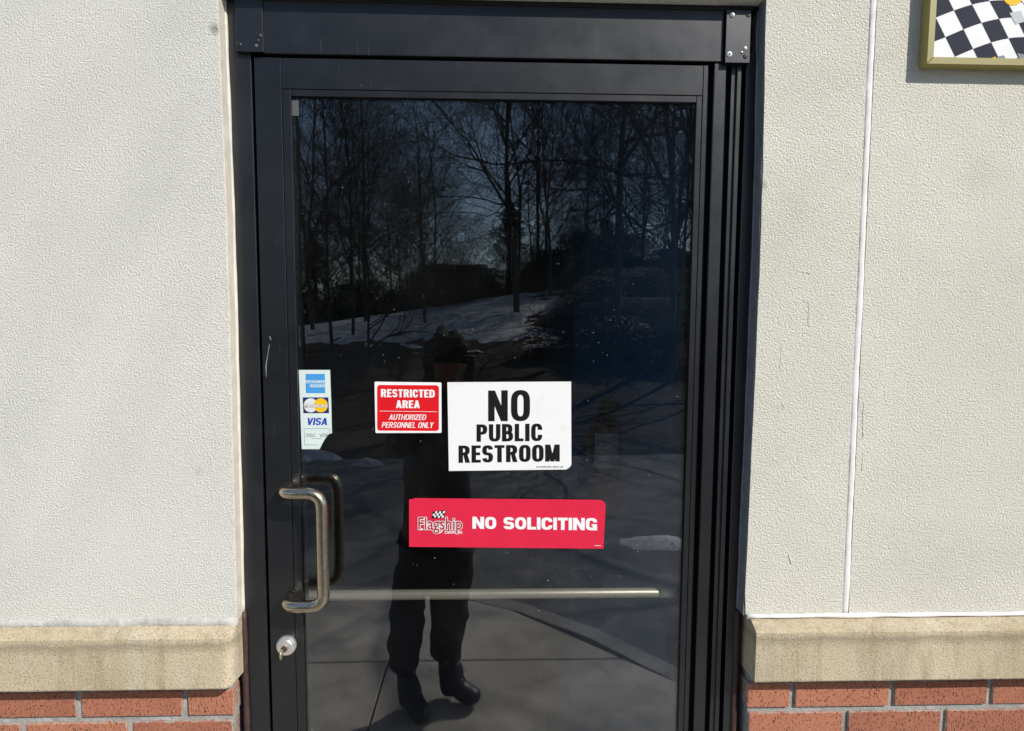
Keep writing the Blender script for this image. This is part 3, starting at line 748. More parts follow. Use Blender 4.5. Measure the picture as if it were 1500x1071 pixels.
p = Print(YS-.00028); p.font('MasterCard', 445.6, 479.6, 590.8, 597.6, .07); p.done('lettering_outline', M_GREYINK, s4)
p = Print(YS-.00034); p.font('MasterCard', 446, 479.2, 591.1, 597.2, .02); p.done('lettering', M_WHITE, s4)
p = Print(YS-.0001); p.text('VISA', 448.8, 479, (612.2, 622.8), (612.2, 622.8), tv=.22, th=.17, ws=1.15, sp=.05, ital=.18); p.done('lettering', M_VBLUE, s4)
p = Print(YS-.0001)
p.text('DISC', 447.9, 462, (635.3, 640.2), (635.3, 640.2), tv=.14, th=.12, ws=1.3, sp=.16); p.text('VER', 468, 480, (635.3, 640.2), (635.3, 640.2), tv=.14, th=.12, ws=1.3, sp=.16)
p.text('NETWORK', 457, 472, (641.8, 643.2), (641.8, 643.2), tv=.14, th=.12, ws=1.3, sp=.3)
for a in ((445.4, 628, 482.4, 628), (445.4, 628, 446.2, 651.8), (446.2, 651.8, 466, 651.8), (482.4, 628, 482.6, 635)): p.line(*a, .45)
p.done('discover_lettering', M_GREYINK, s4)
bpy.data.objects['discover_lettering'].name = 'lettering'

# ------------------------------------------------------------------ checkered sign on the wall
YW = -.026
wx0, wz0 = at(1357.0, 94, YW); fw = .0140
wx1, wz1 = wx0+.92, wz0+.62
ws_ = tag(empty('checkered_sign', (wx0, YW, wz0)), 'yellow framed wall sign printed with a black and white checkered flag', 'sign', kind='thing')
def yframe():
    t = NT('yellow_painted_metal'); c = t.mix(t.ramp(t.noise(22, 5, .6), [(.3, 0.0), (.75, .5)]), (.31, .265, .075), (.24, .215, .085))
    c = t.mix(t.ramp(t.noise(160, 2), [(.70, 0.0), (.74, .6)]), c, (.16, .14, .08)); return t.set(c, .45)
MY = yframe()
def mitred(name, quad):
    bm = bmesh.new(); prism(bm, quad, YW, -.0012)
    bmesh.ops.bevel(bm, geom=bm.edges[:], offset=.0012, segments=1, affect='EDGES'); fin(name, bm, MY, ws_)
e = .0002
mitred('frame_side', [(wx0, wz0+e), (wx0+fw, wz0+fw+e), (wx0+fw, wz1-fw-e), (wx0, wz1-e)])
mitred('frame_side', [(wx1, wz0+e), (wx1-fw, wz0+fw+e), (wx1-fw, wz1-fw-e), (wx1, wz1-e)])
mitred('frame_side', [(wx0+e, wz0), (wx1-e, wz0), (wx1-fw-e, wz0+fw), (wx0+fw+e, wz0+fw)])
mitred('frame_side', [(wx0+e, wz1), (wx1-e, wz1), (wx1-fw-e, wz1-fw), (wx0+fw+e, wz1-fw)])
px0, pz0, px1, pz1 = wx0+fw+.0005, wz0+fw+.0005, wx1-fw-.0005, wz1-fw-.0005
boxobj('sign_panel', M_WHITE, ws_, (px0, px1, YW+.004, -.002, pz0, pz1), 0)
def clip_rect(poly, x0, z0, x1, z1):
    for ax_, v, sgn in ((0, x0, 1), (0, x1, -1), (1, z0, 1), (1, z1, -1)):
        out = []
        for i in range(len(poly)):
            a, b = poly[i-1], poly[i]; da, db = (a[ax_]-v)*sgn, (b[ax_]-v)*sgn
            if da*db < 0: s = da/(da-db); out.append((a[0]+(b[0]-a[0])*s, a[1]+(b[1]-a[1])*s))
            if db >= 0: out.append(b)
        poly = out
        if not poly: return []
    return poly
def flagnode(i, j):                      # measured in the enlarged picture, then carried on as the same wave
    x = 725+i*159 - 2*i*max(0, i-2) + j*84
    y = 155 + j*172 - 152*math.sin(min(max(i, -2), 9)*math.pi/7.4) - (9*i*(j > 0)*.6 if i > 0 else 0)
    return at(1250+x/6, y/6, YW+.004)
bm = bmesh.new(); bk = bmesh.new(); y_ = YW+.0037
for i in range(-9, 42):
    for j in range(-22, 16):
        if (i+j) % 2 == 0: continue
        q = clip_rect([flagnode(i+k/4, j) for k in range(5)] + [flagnode(i+1-k/4, j+1) for k in range(5)], px0, pz0, px1, pz1)
        if len(q) > 2:
            vs = [bk.verts.new((x, y_, z)) for x, z in q]
            try: bk.faces.new(vs)
            except Exception: pass
M_CHK = vinyl('dark_check_ink', (.020, .023, .040), .65)
o = fin('dark_checks', bk, M_CHK, ws_)
bm.free()
def flatpoly(name, mat, pts, y, n=None):
    bm = bmesh.new(); q = clip_rect(pts, px0, pz0, px1, pz1)
    if len(q) > 2: bm.faces.new([bm.verts.new((x, y, z)) for x, z in q]); fin(name, bm, mat, ws_)
    else: bm.free()
cxx, czz = at(1250+1405/6, -50/6, YW+.004)
flatpoly('yellow_disc', M_YEL, [(cxx+.021*math.cos(2*math.pi*k/40), czz+.0205*math.sin(2*math.pi*k/40)) for k in range(40)], YW+.0034)
flatpoly('yellow_stripe', M_YEL, [at(1250+a/6, b/6, YW+.004) for a, b in ((1195, 522), (1245, 498), (1262, 525))], YW+.0033)
MG = vinyl('silver_check_ink', (.50, .52, .53)); MGD = vinyl('slate_check_ink', (.22, .25, .27))
flatpoly('silver_check', MG, [at(1250+a/6, b/6, YW+.004) for a, b in ((1370, 115), (1470, 95), (1510, 190), (1425, 215))], YW+.0033)
flatpoly('silver_check', MGD, [at(1250+a/6, b/6, YW+.004) for a, b in ((1262, 500), (1320, 487), (1345, 528), (1270, 528))], YW+.0033)
flatpoly('silver_check', MGD, [at(1250+a/6, b/6, YW+.004) for a, b in ((1435, 470), (1510, 480), (1510, 510), (1465, 528))], YW+.0033)

# ------------------------------------------------------------------ room behind the glass
M_IWALL = plain('blue_grey_wall', (.035, .115, .215), .7, var=.08, vs=3, bump=.0006, bs=200)
M_IDARK = plain('dark_wall', (.022, .022, .026), .8, var=.1, vs=3)
M_IFLOOR = plain('pale_bounce_floor', (.42, .44, .48), .4, var=.15, vs=4)  # floor made pale so it bounces sun onto the side wall
st = lambda o: tag(o, kind='structure')
XI = ax(1003, 557, YG)+.0
st(boxobj('interior_floor', M_IFLOOR, None, (-2.6, 2.6, .125, 5.2, -.10, 0.0), 0))
st(boxobj('interior_ceiling', M_IDARK, None, (-2.6, 2.6, .165, 5.2, 2.75, 2.85), 0))
st(boxobj('interior_back_wall', M_IDARK, None, (-2.6, 2.6, 5.2, 5.3, -.1, 2.85), 0))
xw = ax(839, 600, .60)
bm = bmesh.new(); wv = [(XI+.012, .17), (xw, .60), (xw, 1.6), (XI+.14, 1.6), (XI+.14, .17)]
lo_ = [bm.verts.new((x, y, .001)) for x, y in wv]; hi_ = [bm.verts.new((x, y, 2.749)) for x, y in wv]
bm.faces.new(lo_); bm.faces.new(hi_[::-1])
for k in range(5): bm.faces.new((lo_[k], hi_[k], hi_[(k+1) % 5], lo_[(k+1) % 5]))
st(fin('interior_side_wall', bm, M_IWALL))
st(boxobj('interior_left_wall', M_IDARK, None, (-2.72, -2.601, .165, 5.3, -.1, 2.85), 0))
st(boxobj('interior_right_wall', M_IDARK, None, (2.601, 2.72, .165, 5.3, -.1, 2.85), 0))
st(boxobj('building_roof', M_IDARK, None, (-3.3, 3.3, .0, 5.4, 3.302, 3.4), 0))
st(boxobj('building_shell', M_IDARK, None, (-XE, -2.75, .165, 5.3, 0, 3.3), 0)); st(boxobj('building_shell', M_IDARK, None, (2.75, XE, .165, 5.3, 0, 3.3), 0))
boxobj('wall_core', M_IDARK, wall, (-XE, XL-.03, .1605, .1645, 0, 3.3), 0); boxobj('wall_core', M_IDARK, wall, (XR+.03, XE, .1605, .1645, 0, 3.3), 0)
# fire extinguisher hung on the side wall
ey = .385; ex = ax(886, 660, ey); ez = az(885, 752, ey)
ext = tag(empty('fire_extinguisher', (ex, ey, ez)), 'dark red fire extinguisher with white label hanging inside behind the glass', 'fire extinguisher', kind='thing')
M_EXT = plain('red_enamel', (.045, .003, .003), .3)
h = az(885, 612, ey)-ez
bm = bmesh.new(); lathe(bm, [(.030, 0), (.038, .005), (.040, .012), (.040, h-.04), (.036, h-.02), (.026, h-.004), (.014, h), (.013, h+.014)], (ex, ey, ez), 'z', 28); fin('cylinder', bm, M_EXT, ext, True)
bm = bmesh.new()
lb0, lb1 = az(880, 687, ey-.05)-ez, az(880, 637, ey-.05)-ez
pr = [[], []]
for k in range(13):
    a = R(-140+k*8.3)
    for q_, z in ((0, lb0), (1, lb1)): pr[q_].append(bm.verts.new((ex+.0406*math.cos(a), ey+.0406*math.sin(a), ez+z)))
for k in range(12): bm.faces.new((pr[0][k], pr[0][k+1], pr[1][k+1], pr[1][k]))
def labelmat():
    t = NT('printed_label'); w = t.ramp(t.noise(60, 2, .5, t.mapping((.6, .6, 4))), [(.52, 0.0), (.56, .6)]); return t.set(t.mix(w, (.34, .36, .38), (.12, .13, .14)), .5)
fin('label', bm, labelmat(), ext, True)
bm = bmesh.new(); box(bm, ex-.012, ex+.012, ey-.012, ey+.012, ez+h+.012, ez+h+.038, .003); box(bm, ex-.010, ex+.010, ey-.085, ey+.02, ez+h+.040, ez+h+.046, .002); fin('valve', bm, M_DSCREW, ext)
bm = bmesh.new(); box(bm, ex-.008, ex+.008, ey-.10, ey+.0, ez+h+.052, ez+h+.058, .002); fin('lever', bm, M_DSCREW, ext)
bm = bmesh.new(); tube(bm, fillet([(ex, ey+.01, ez+h+.024), (ex, ey+.06, ez+h+.02), (ex-.052, ey+.03, ez+h-.08), (ex-.050, ey+.02, ez+.08)], .02), .007, 8); fin('hose', bm, M_GASKET, ext, True)
bm = bmesh.new(); box(bm, ex-.012, ex+.012, ey+.040, ey+.066, ez+h-.05, ez+h-.01, .002); fin('bracket', bm, M_DSCREW, ext)
# little paper notice on the back wall
x_, z_ = at(768, 705, 3.0); bm = bmesh.new()
pst = tag(empty('inside_post', (x_, 3.05, 0)), 'dark square post inside, seen just below the black lettered notice', 'post', kind='thing')
boxobj('post', M_IDARK, pst, (x_-.09, x_+.09, 3.02, 3.2, 0.001, 2.749), .004)
tag(boxobj('paper_notice', plain('grey_paper', (.8, .8, .8), .7), None, (x_-.035, x_+.035, 3.017, 3.0195, z_-.03, z_+.03), 0), 'small pale paper notice taped to the dark post indoors', 'paper', kind='thing')

# ------------------------------------------------------------------ ground outside
def conc_mat():
    t = NT('concrete')
    col = t.mix(t.ramp(t.noise(1.6, 6, .6), [(.3, 0.0), (.7, 1.0)]), (.34, .31, .26), (.62, .57, .49))
    col = t.mix(t.ramp(t.noise(5, 6, .7, None, .7), [(.5, 0.0), (.75, .6)]), col, (.17, .15, .13))
    col = t.mix(t.ramp(t.noise(120, 3, .6), [(.3, .5), (.45, 0.0)]), col, (.15, .145, .14))
    return t.set(col, .85, 0, t.bump(t.noise(220, 4, .6), .0012))
M_CONC = conc_mat()
def asphalt_mat():
    t = NT('asphalt')
    col = t.mix(t.ramp(t.noise(.9, 6, .6), [(.3, 0.0), (.7, 1.0)]), (.085, .085, .088), (.20, .196, .19))
    col = t.mix(t.ramp(t.noise(3.5, 6, .7, None, 1.0), [(.55, 0.0), (.75, .7)]), col, (.36, .355, .34))
    return t.set(col, .8, 0, t.bump(t.noise(150, 4, .6), .003))
M_ASPH = asphalt_mat()
def soil_mat():
    t = NT('leaf_litter')
    col = t.mix(t.ramp(t.noise(.7, 6, .65), [(.3, 0.0), (.7, 1.0)]), (.018, .014, .010), (.042, .034, .024))
    col = t.mix(t.ramp(t.noise(12, 5, .7), [(.5, 0.0), (.7, .7)]), col, (.075, .06, .04))
    return t.set(col, .95, 0, t.bump(t.noise(8, 6, .7), .05))
M_SOIL = soil_mat()
def snow_mat():
    t = NT('old_snow')
    col = t.mix(t.ramp(t.noise(2.5, 6, .65), [(.38, 0.0), (.66, .75)]), (.72, .73, .76), (.34, .32, .29))
    col = t.mix(t.ramp(t.noise(30, 4, .7), [(.54, 0.0), (.64, .85)]), col, (.13, .105, .08))
    return t.set(col, .7, 0, t.bump(t.noise(6, 5, .6), .03))
M_SNOW = snow_mat()
def smooth(a, b, x): t = min(1, max(0, (x-a)/(b-a))); return t*t*(3-2*t)
def terrain(x, y):
    d = -y
    if d < 5.5: return -.14
    crest = min(5.5, max(.9, 2.75+.155*x))
    up = smooth(8.0, 29.0, d)*crest
    fall = smooth(30, 60, d)*crest*.5
    n = .10*noise.noise(Vector((x*.35, y*.35, 0)))+.05*noise.noise(Vector((x*1.1, y*1.1, 3)))
    return -.14 + (.05 + up - fall + n*1.4)*smooth(6.5, 9.5, d)
def gridmesh(xs_, ys_, f):
    V = [(x, y, f(x, y)) for y in ys_ for x in xs_]; nx3 = len(xs_)
    F = [(j*nx3+i, j*nx3+i+1, (j+1)*nx3+i+1, (j+1)*nx3+i) for j in range(len(ys_)-1) for i in range(nx3-1)]
    me = bpy.data.meshes.new('ground'); me.from_pydata(V, [], F); me.update()
    for p in me.polygons: p.use_smooth = True
    return me
def spread(lo, a, b, hi, step, far=14):
    s = [lo+(a-lo)*(k/far)**.6 for k in range(far)]; n = int((b-a)/step); s += [a+(b-a)*k/n for k in range(n+1)]; s += [b+(hi-b)*((k+1)/far)**1.7 for k in range(far)]; return s
gx = spread(-500, -30, 30, 500, .6); gy = spread(-500, -60, 8, 300, .6)
tag(link('ground', gridmesh(gx, gy, lambda x, y: terrain(x, y) if y < -6 else -.19), M_SOIL), kind='structure')
bm = bmesh.new()
ap = [bm.verts.new(p) for p in ((-40, .30, -.12), (40, .30, -.12), (40, -6.6, -.12), (12, -7.1, -.12), (4, -7.6, -.12), (0, -7.2, -.12), (-5, -7.0, -.12), (-12, -7.4, -.12), (-40, -6.6, -.12))]
bm.faces.new(ap); o = fin('parking_lot', bm, M_ASPH); tag(o, kind='structure')
if o.data.polygons[0].normal.z < 0: o.data.flip_normals()
# snow sheets lie over the soil where the cover is still thick
def snowmask(x, y):
    d = -y; lower = 19.5-.45*(x+3)
    m = min(d-lower, 34-d, (.085-x/(d+1.3))*d*2.0)/2.5
    m = min(m, 1.0)
    return m + .35 + .9*noise.noise(Vector((x*2.6, y*1.3, 5))) + .5*noise.noise(Vector((x*6, y*3, 7))) + 1.0*noise.noise(Vector((x*.30, y*.5, 9))) + .9*noise.noise(Vector((x*1.1, y*1.6, 2)))
def snowz(x, y):
    m = max(-1, min(1, snowmask(x, y))); return terrain(x, y) + .09*m
me = gridmesh([-20+.125*k for k in range(225)], [-35+.125*k for k in range(150)], snowz)
tag(link('snow', me, M_SNOW), kind='structure')
def snowpile(cx, cy, rx, ry, h, seed, base):
    bm = bmesh.new(); n, k = 8, 28; rings = []
    for i in range(n+1):
        u = i/n; ring = []
        for j in range(k):
            a = 2*math.pi*j/k; w = 1+.45*noise.noise(Vector((math.cos(a)*1.6, math.sin(a)*1.6, seed)))+.15*noise.noise(Vector((math.cos(a)*6, math.sin(a)*6, seed)))
            x, y = cx+rx*u*w*math.cos(a), cy+ry*u*w*math.sin(a)
            z = base + h*(1-u*u)*(1+.6*noise.noise(Vector((x*4, y*4, seed)))) - .02*u
            ring.append(bm.verts.new((x, y, z)))
        rings.append(ring)
    for a, b in zip(rings, rings[1:]):
        for j in range(k):
            try: bm.faces.new((a[j], b[j], b[(j+1) % k], a[(j+1) % k]))
            except Exception: pass
    bmesh.ops.remove_doubles(bm, verts=bm.verts[:], dist=.0005)
    return fin('snow_pile', bm, M_SNOW, None, True)
g1 = gm(940, 795, -.12); g2 = gm(462, 672, -.12); g3 = gm(540, 682, -.12); g4 = gm(445, 700, -.12)
tag(snowpile(g1.x+.12, g1.y, .42, .24, .05, 1, -.125), 'thin flat patch of melting snow on the asphalt by the curb', 'snow pile', kind='thing')
tag(snowpile(g2.x-.2, g2.y, .55, .22, .16, 2, -.125), 'largest lump of ploughed snow at the edge of the parking lot', 'snow pile', kind='thing')
tag(snowpile(g3.x, g3.y, .24, .13, .09, 3, -.125), 'small round lump of ploughed snow beside the large one', 'snow pile', kind='thing')
# raised walk of concrete slabs with a curb
walk = tag(empty('sidewalk', (0, -1, 0)), kind='structure')
a1, a2, a3, a4 = gm(990, 1000), gm(860, 935), gm(760, 897), gm(670, 874)
edge = [Vector((a1.x+1.9, a1.y+2.0)), Vector((a1.x, a1.y)), Vector((a2.x, a2.y)), Vector((a3.x, a3.y)), Vector((a4.x, a4.y)), Vector((a4.x-1.2, a4.y-.10)), Vector((-9, a4.y-.12))]
def half(poly, a, b):
    d = b-a; nrm = Vector((d.y, -d.x))            # keep the side of the building
    out = []
    for i in range(len(poly)):
        p, q = poly[i-1], poly[i]; dp, dq = (p-a).dot(nrm), (q-a).dot(nrm)
        if dp*dq < 0: out.append(p.lerp(q, dp/(dp-dq)))
        if dq >= 0: out.append(q)
    return out
JY = gm(700, 968).y; JX = gm(556, 1014).x
ylines = [.12, JY, JY-1.5]; xlines = [JX-1.52*k for k in range(6, 0, -1)] + [JX+1.52*k for k in range(0, 5)]
for j in range(2):
    for i in range(len(xlines)-1):
        q = [Vector((xlines[i]+.004, ylines[j]-.004)), Vector((xlines[i+1]-.004, ylines[j]-.004)), Vector((xlines[i+1]-.004, ylines[j+1]+.004)), Vector((xlines[i]+.004, ylines[j+1]+.004))]
        for a, b in zip(edge, edge[1:]):
            q = half(q, a, b)
            if len(q) < 3: break
        if len(q) < 3: continue
        bm = bmesh.new(); tv_ = [bm.verts.new((p.x, p.y, 0)) for p in q]; bv = [bm.verts.new((p.x, p.y, -.13)) for p in q]
        try: bm.faces.new(tv_); bm.faces.new(bv[::-1])
        except Exception: bm.free(); continue
        for k in range(len(q)): bm.faces.new((tv_[k], bv[k], bv[(k+1) % len(q)], tv_[(k+1) % len(q)]))
        bmesh.ops.bevel(bm, geom=[e for e in bm.edges if abs(e.verts[0].co.z) < 1e-5 and abs(e.verts[1].co.z) < 1e-5], offset=.004, segments=1, affect='EDGES')
        fin('slab', bm, M_CONC, walk)
M_CURB = plain('curb_concrete', (.30, .285, .26), .85, var=.2, vs=5, bump=.002, bs=150)
bm = bmesh.new(); offs = []
for i, p in enumerate(edge):
    a = edge[max(i-1, 0)]; b = edge[min(i+1, len(edge)-1)]; d = (b-a).normalized(); offs.append(Vector((-d.y, d.x)))
pro = [(.008, -.13), (.008, -.001), (.12, -.001), (.135, -.015), (.15, -.13)]
rings = [[bm.verts.new((p.x+o_.x*w, p.y+o_.y*w, z)) for w, z in pro] for p, o_ in zip(edge, offs)]
for a, b in zip(rings, rings[1:]):
    for j in range(4): bm.faces.new((a[j], a[j+1], b[j+1], b[j]))
fin('curb', bm, M_CURB, walk)

# ------------------------------------------------------------------ bare winter trees (seen in the glass)
M_BARK = plain('grey_bark', (.075, .062, .052), .9, var=.3, vs=8, bump=.01, bs=30)
M_TWIG = plain('dark_twigs', (.055, .043, .036), .9, var=.2, vs=3)
class Wood:
    def __init__(s): s.V = []; s.F = []
    def chain(s, pts, rs, k):
        base = len(s.V); n = None
        for i, p in enumerate(pts):
            t = (pts[min(i+1, len(pts)-1)]-pts[max(i-1, 0)])
            t.normalize()
            n = t.orthogonal().normalized() if n is None else (n-t*n.dot(t)).normalized()
            b = t.cross(n); r = rs[i]
            for j in range(k):
                a = 6.28318*j/k; s.V.append(p+(n*math.cos(a)+b*math.sin(a))*r)
        for i in range(len(pts)-1):
            o = base+i*k
            for j in range(k): s.F.append((o+j, o+(j+1) % k, o+k+(j+1) % k, o+k+j))
    def mesh(s, name, mat):
        me = bpy.data.meshes.new(name); me.from_pydata([tuple(v) for v in s.V], [], s.F); me.update(); me.materials.append(mat); return me
def grow(rnd, H, r0, style):
    trunk, crown = Wood(), Wood()
    def branch(p, d, L, r, depth):
        n = max(3, int(L/(.55 if depth < 2 else .22))); n = min(n, 14)
        pts, rs = [p.copy()], [r]; dd = d.normalized(); wob = (.05, .13, .19, .24, .26)[min(depth, 4)]
        for i in range(n):
            dd = (dd + Vector((rnd.gauss(0, wob), rnd.gauss(0, wob), rnd.gauss(0, wob)+(.03 if depth else .02)))).normalized()
            pts.append(pts[-1]+dd*L/n); rs.append(max(.0026, r*(1-.82*(i+1)/n)))
        (trunk if depth == 0 else crown).chain(pts, rs, (8, 5, 4, 3, 3)[min(depth, 4)])
        if depth >= 4 or L < .35: return
        nb = {0: style['n0'], 1: style['n1'], 2: 7, 3: 4}[depth]
        for b in range(nb):
            lo = style['bare'] if depth == 0 else .18
            u = lo+(1-lo)*(b+rnd.random())/nb; i = min(int(u*n), n-1); q = pts[i].lerp(pts[i+1], u*n-i)
            base = (pts[i+1]-pts[i]).normalized(); side = base.orthogonal().normalized(); side.rotate(Matrix.Rotation(rnd.random()*6.283, 3, base))
            ang = R(rnd.uniform(*style['ang'])) if depth == 0 else R(rnd.uniform(25, 58))
            nd = base*math.cos(ang)+side*math.sin(ang)
            LL = (L*rnd.uniform(.38, .60)*(1.12-.55*u))*style.get('long', 1) if depth == 0 else L*rnd.uniform(.35, .62)*(1.15-.5*u)
            branch(q, nd, LL, max(.003, rs[i]*min(.85, rnd.uniform(.42, .68)*(style.get('thick', 1) if depth == 0 else 1))), depth+1)
    branch(Vector((0, 0, -.2)), Vector((rnd.uniform(-.06, .06), rnd.uniform(-.06, .06), 1)), H, r0, 0)
    return trunk.mesh('trunk', M_BARK), crown.mesh('branches', M_TWIG)
styles = [dict(n0=18, n1=11, bare=.25, ang=(30, 60)), dict(n0=20, n1=10, bare=.12, ang=(22, 48)), dict(n0=15, n1=12, bare=.30, ang=(28, 55)),
          dict(n0=20, n1=10, bare=.08, ang=(35, 70)), dict(n0=10, n1=15, bare=.12, ang=(25, 62), long=1.75, thick=1.35)]
kinds = []
for i, (H, r0) in enumerate(((11, .075), (12.5, .07), (13.5, .12), (7, .05), (12.5, .10))):
    kinds.append(grow(random.Random(40+i), H, r0, styles[i]))
def place_tree(k, x, y, rz, s, label, group):
    z = terrain(x, y) if y < -6 else -.12
    root = tag(empty('bare_tree', (x, y, z-.1)), label, 'tree', group, 'thing'); root.rotation_euler = (random.uniform(-.05, .05), random.uniform(-.05, .05), rz); root.scale = (s, s, s*random.uniform(.95, 1.1))
    for nm, me in (('trunk', kinds[k][0]), ('branches', kinds[k][1])):
        o = bpy.data.objects.new(nm, me); COL.objects.link(o); o.parent = root
rnd = random.Random(11)
def mirror_xy(px, dist): d = ray(px, 470); return d.x*dist, -(dist-1.3)+2*YG
big = mirror_xy(905, 17.5); place_tree(4, big[0], big[1], 1.0, 1.0, 'largest bare tree with thick spreading limbs, mirrored in the upper part of the door glass', 'bare trees mirrored in the glass')
b2 = mirror_xy(985, 15.5); place_tree(4, b2[0], b2[1], 4.1, .9, 'bare tree with leaning limbs mirrored near the hinge side of the door glass', 'bare trees mirrored in the glass')
b3 = mirror_xy(757, 23); place_tree(2, b3[0], b3[1], .3, .95, 'straight slim bare tree mirrored near the middle of the door glass', 'bare trees mirrored in the glass')
for px_, dist, k in ((486, 19, 1), (516, 21, 0), (538, 17, 3), (447, 16, 1)):
    x, y = mirror_xy(px_, dist); place_tree(k, x, y, rnd.random()*6, .8, 'thin bare tree mirrored in front of the snowy bank', 'thin bare trees before the snowy bank')
for i in range(8):
    u = (-.27, -.19, -.10, .04, .09, .15, .23, .28)[i]; dist = 22+5*rnd.random(); place_tree((4, 1, 0)[i % 3], u*dist, -(dist-1.3), rnd.random()*6, rnd.uniform(.75, 1.0), 'bare tree on the snowy bank, mirrored in the door glass', 'bare trees on the snowy bank')
LBL = 'bare winter tree of the wood mirrored in the door glass'
for i in range(78):
    dist = rnd.uniform(29, 58); u = -.42+.86*((i*.618) % 1.0)
    if (-.03 < u < .02 or u > .12) and rnd.random() < .5: continue
    u = u; x = u*dist; y = -(dist-1.3)
    place_tree(rnd.choice((0, 1, 1, 2, 3, 3)), x, y, rnd.random()*6.28, rnd.uniform(.52, .92)*(1 if dist < 42 else 1.12), LBL, 'bare trees of the wood beyond the bank')
# evergreen undergrowth along the crest
M_EVG = plain('evergreen_leaf', (.022, .032, .018), .6, var=.3, vs=6)
def bush_mesh(seed, tall):
    r = random.Random(seed); V, F = [], []
    for i in range(9000):
        u = r.random()**.7; a = r.random()*6.283; hgt = r.random()
        rad = 1.25*u*(1-.65*hgt**1.4)*(1+.35*noise.noise(Vector((math.cos(a)*2, math.sin(a)*2, hgt*4+seed)))) if not tall else 1.0*u*(1-hgt*.92)*(1+.4*math.sin(hgt*34+seed))
        c = Vector((rad*math.cos(a), rad*math.sin(a), hgt*(2.2 if not tall else 5.0)+.02))
        d1 = Vector((r.gauss(0, 1), r.gauss(0, 1), r.gauss(0, .6))).normalized()*.055; d2 = d1.orthogonal().normalized()*.03
        b = len(V); V += [tuple(c-d1*.6), tuple(c+d2*.55), tuple(c+d1*.6), tuple(c-d2*.55)]; F.append((b, b+1, b+2, b+3))
    me = bpy.data.meshes.new('foliage'); me.from_pydata(V, [], F); me.update(); me.materials.append(M_EVG)
    w = Wood(); w.chain([Vector((0, 0, -.1)), Vector((.02, 0, .8)), Vector((0, .03, 1.6 if not tall else 4.6))], [.06, .05, .01], 6)
    for k in range(14):
        a = r.random()*6.283; z = r.uniform(.2, 1.4 if not tall else 3.8); L = r.uniform(.4, .9)*(1 if not tall else 1-z/5)
        w.chain([Vector((0, 0, z)), Vector((math.cos(a)*L, math.sin(a)*L, z+.15))], [.02, .006], 3)
    return me, w.mesh('stem', M_BARK)
bushes = [bush_mesh(1, False), bush_mesh(2, False), bush_mesh(3, True)]
for x, y, k, s_, lb in ((5.2, -12.6, 3, 1.05, 'small bare tree at the parking lot edge, nearest the door'), (3.9, -12.6, 0, .72, 'slim bare tree beyond the parking lot, mirrored low near the hinge side')):
    place_tree(k, x, y, rnd.random()*6, s_, lb, 'small bare trees along the parking lot')
for i in range(44):
    dist = rnd.uniform(28, 42); u = -.36+.74*((i*.618+.13) % 1.0); x = u*dist; y = -(dist-1.3); k = (0, 1, 1)[i % 3] if i % 11 else 2
    root = tag(empty('evergreen_shrub', (x, y, terrain(x, y)-.1)), ('low dark evergreen shrub' if k < 2 else 'slim dark conifer')+' of the undergrowth mirrored above the snowy bank', 'shrub', 'evergreen undergrowth beyond the bank' if k < 2 else 'dark conifers beyond the bank', 'thing')
    root.rotation_euler = (0, 0, rnd.random()*6); s = rnd.uniform(.8, 1.35); root.scale = (s*1.9, s*1.3, s*rnd.uniform(.55, .95))
    for nm, me in (('foliage', bushes[k][0]), ('stem', bushes[k][1])):
        o = bpy.data.objects.new(nm, me); COL.objects.link(o); o.parent = root

for i in range(20):  # shrubs added to darken the mirrored slope, in place of tree shade
    dist = rnd.uniform(15, 27); u = .125+.2*((i*.618+.3) % 1.0); x = u*dist; y = -(dist-1.3); k = i % 2
    root = tag(empty('evergreen_shrub', (x, y, terrain(x, y)-.1)), 'low dark evergreen shrub added to darken the slope mirrored near the hinge side of the door', 'shrub', 'evergreen shrubs added to darken the slope', 'thing')
    root.rotation_euler = (0, 0, rnd.random()*6); s = rnd.uniform(.6, .95); root.scale = (s*1.8, s*1.3, s*.6)
    for nm, me in (('foliage', bushes[k][0]), ('stem', bushes[k][1])):
        o = bpy.data.objects.new(nm, me); COL.objects.link(o); o.parent = root

# ------------------------------------------------------------------ the person with a phone, seen in the glass
M_SKIN = plain('skin', (.17, .085, .058), .5, var=.08, vs=40)
M_JACKET = plain('black_jacket', (.016, .016, .019), .62, var=.3, vs=14, bump=.012, bs=9)
M_TROUS = plain('charcoal_trousers', (.020, .020, .022), .75, var=.3, vs=18, bump=.012, bs=12)
M_BOOT = plain('black_boots', (.015, .014, .014), .45)
M_HAT = plain('black_hair', (.010, .010, .011), .9, bump=.004, bs=120)
def skin_mesh(name, nodes, edges, root=0, sub=2):
    me = bpy.data.meshes.new(name); me.from_pydata([n[0] for n in nodes], edges, []); o = bpy.data.objects.new(name, me); COL.objects.link(o)
    m = o.modifiers.new('s', 'SKIN'); m.use_smooth_shade = True
    for i, n in enumerate(nodes):
        r = n[1] if isinstance(n[1], tuple) else (n[1], n[1]); me.skin_vertices[0].data[i].radius = r; me.skin_vertices[0].data[i].use_root = (i == root)
    s = o.modifiers.new('d', 'SUBSURF'); s.levels = sub; s.render_levels = sub
    dg = bpy.context.evaluated_depsgraph_get(); out = bpy.data.meshes.new_from_object(o.evaluated_get(dg)); bpy.data.objects.remove(o)
    for p in out.polygons: p.use_smooth = True
    out.materials.clear(); out.name = name; return out
PX = mp(640, 800, 1.55).x; PY = -1.52
fl_ = gm(592, 1052); fr_ = gm(655, 1034)
per = tag(empty('person', (PX, PY, 0)), 'person in dark coat, baggy trousers and boots holding up a phone, mirrored in the door', 'person', kind='thing')
ph = mp(656, 519, 1.40)                              # the phone
sh = 1.345
hip = (PX, PY, .86)
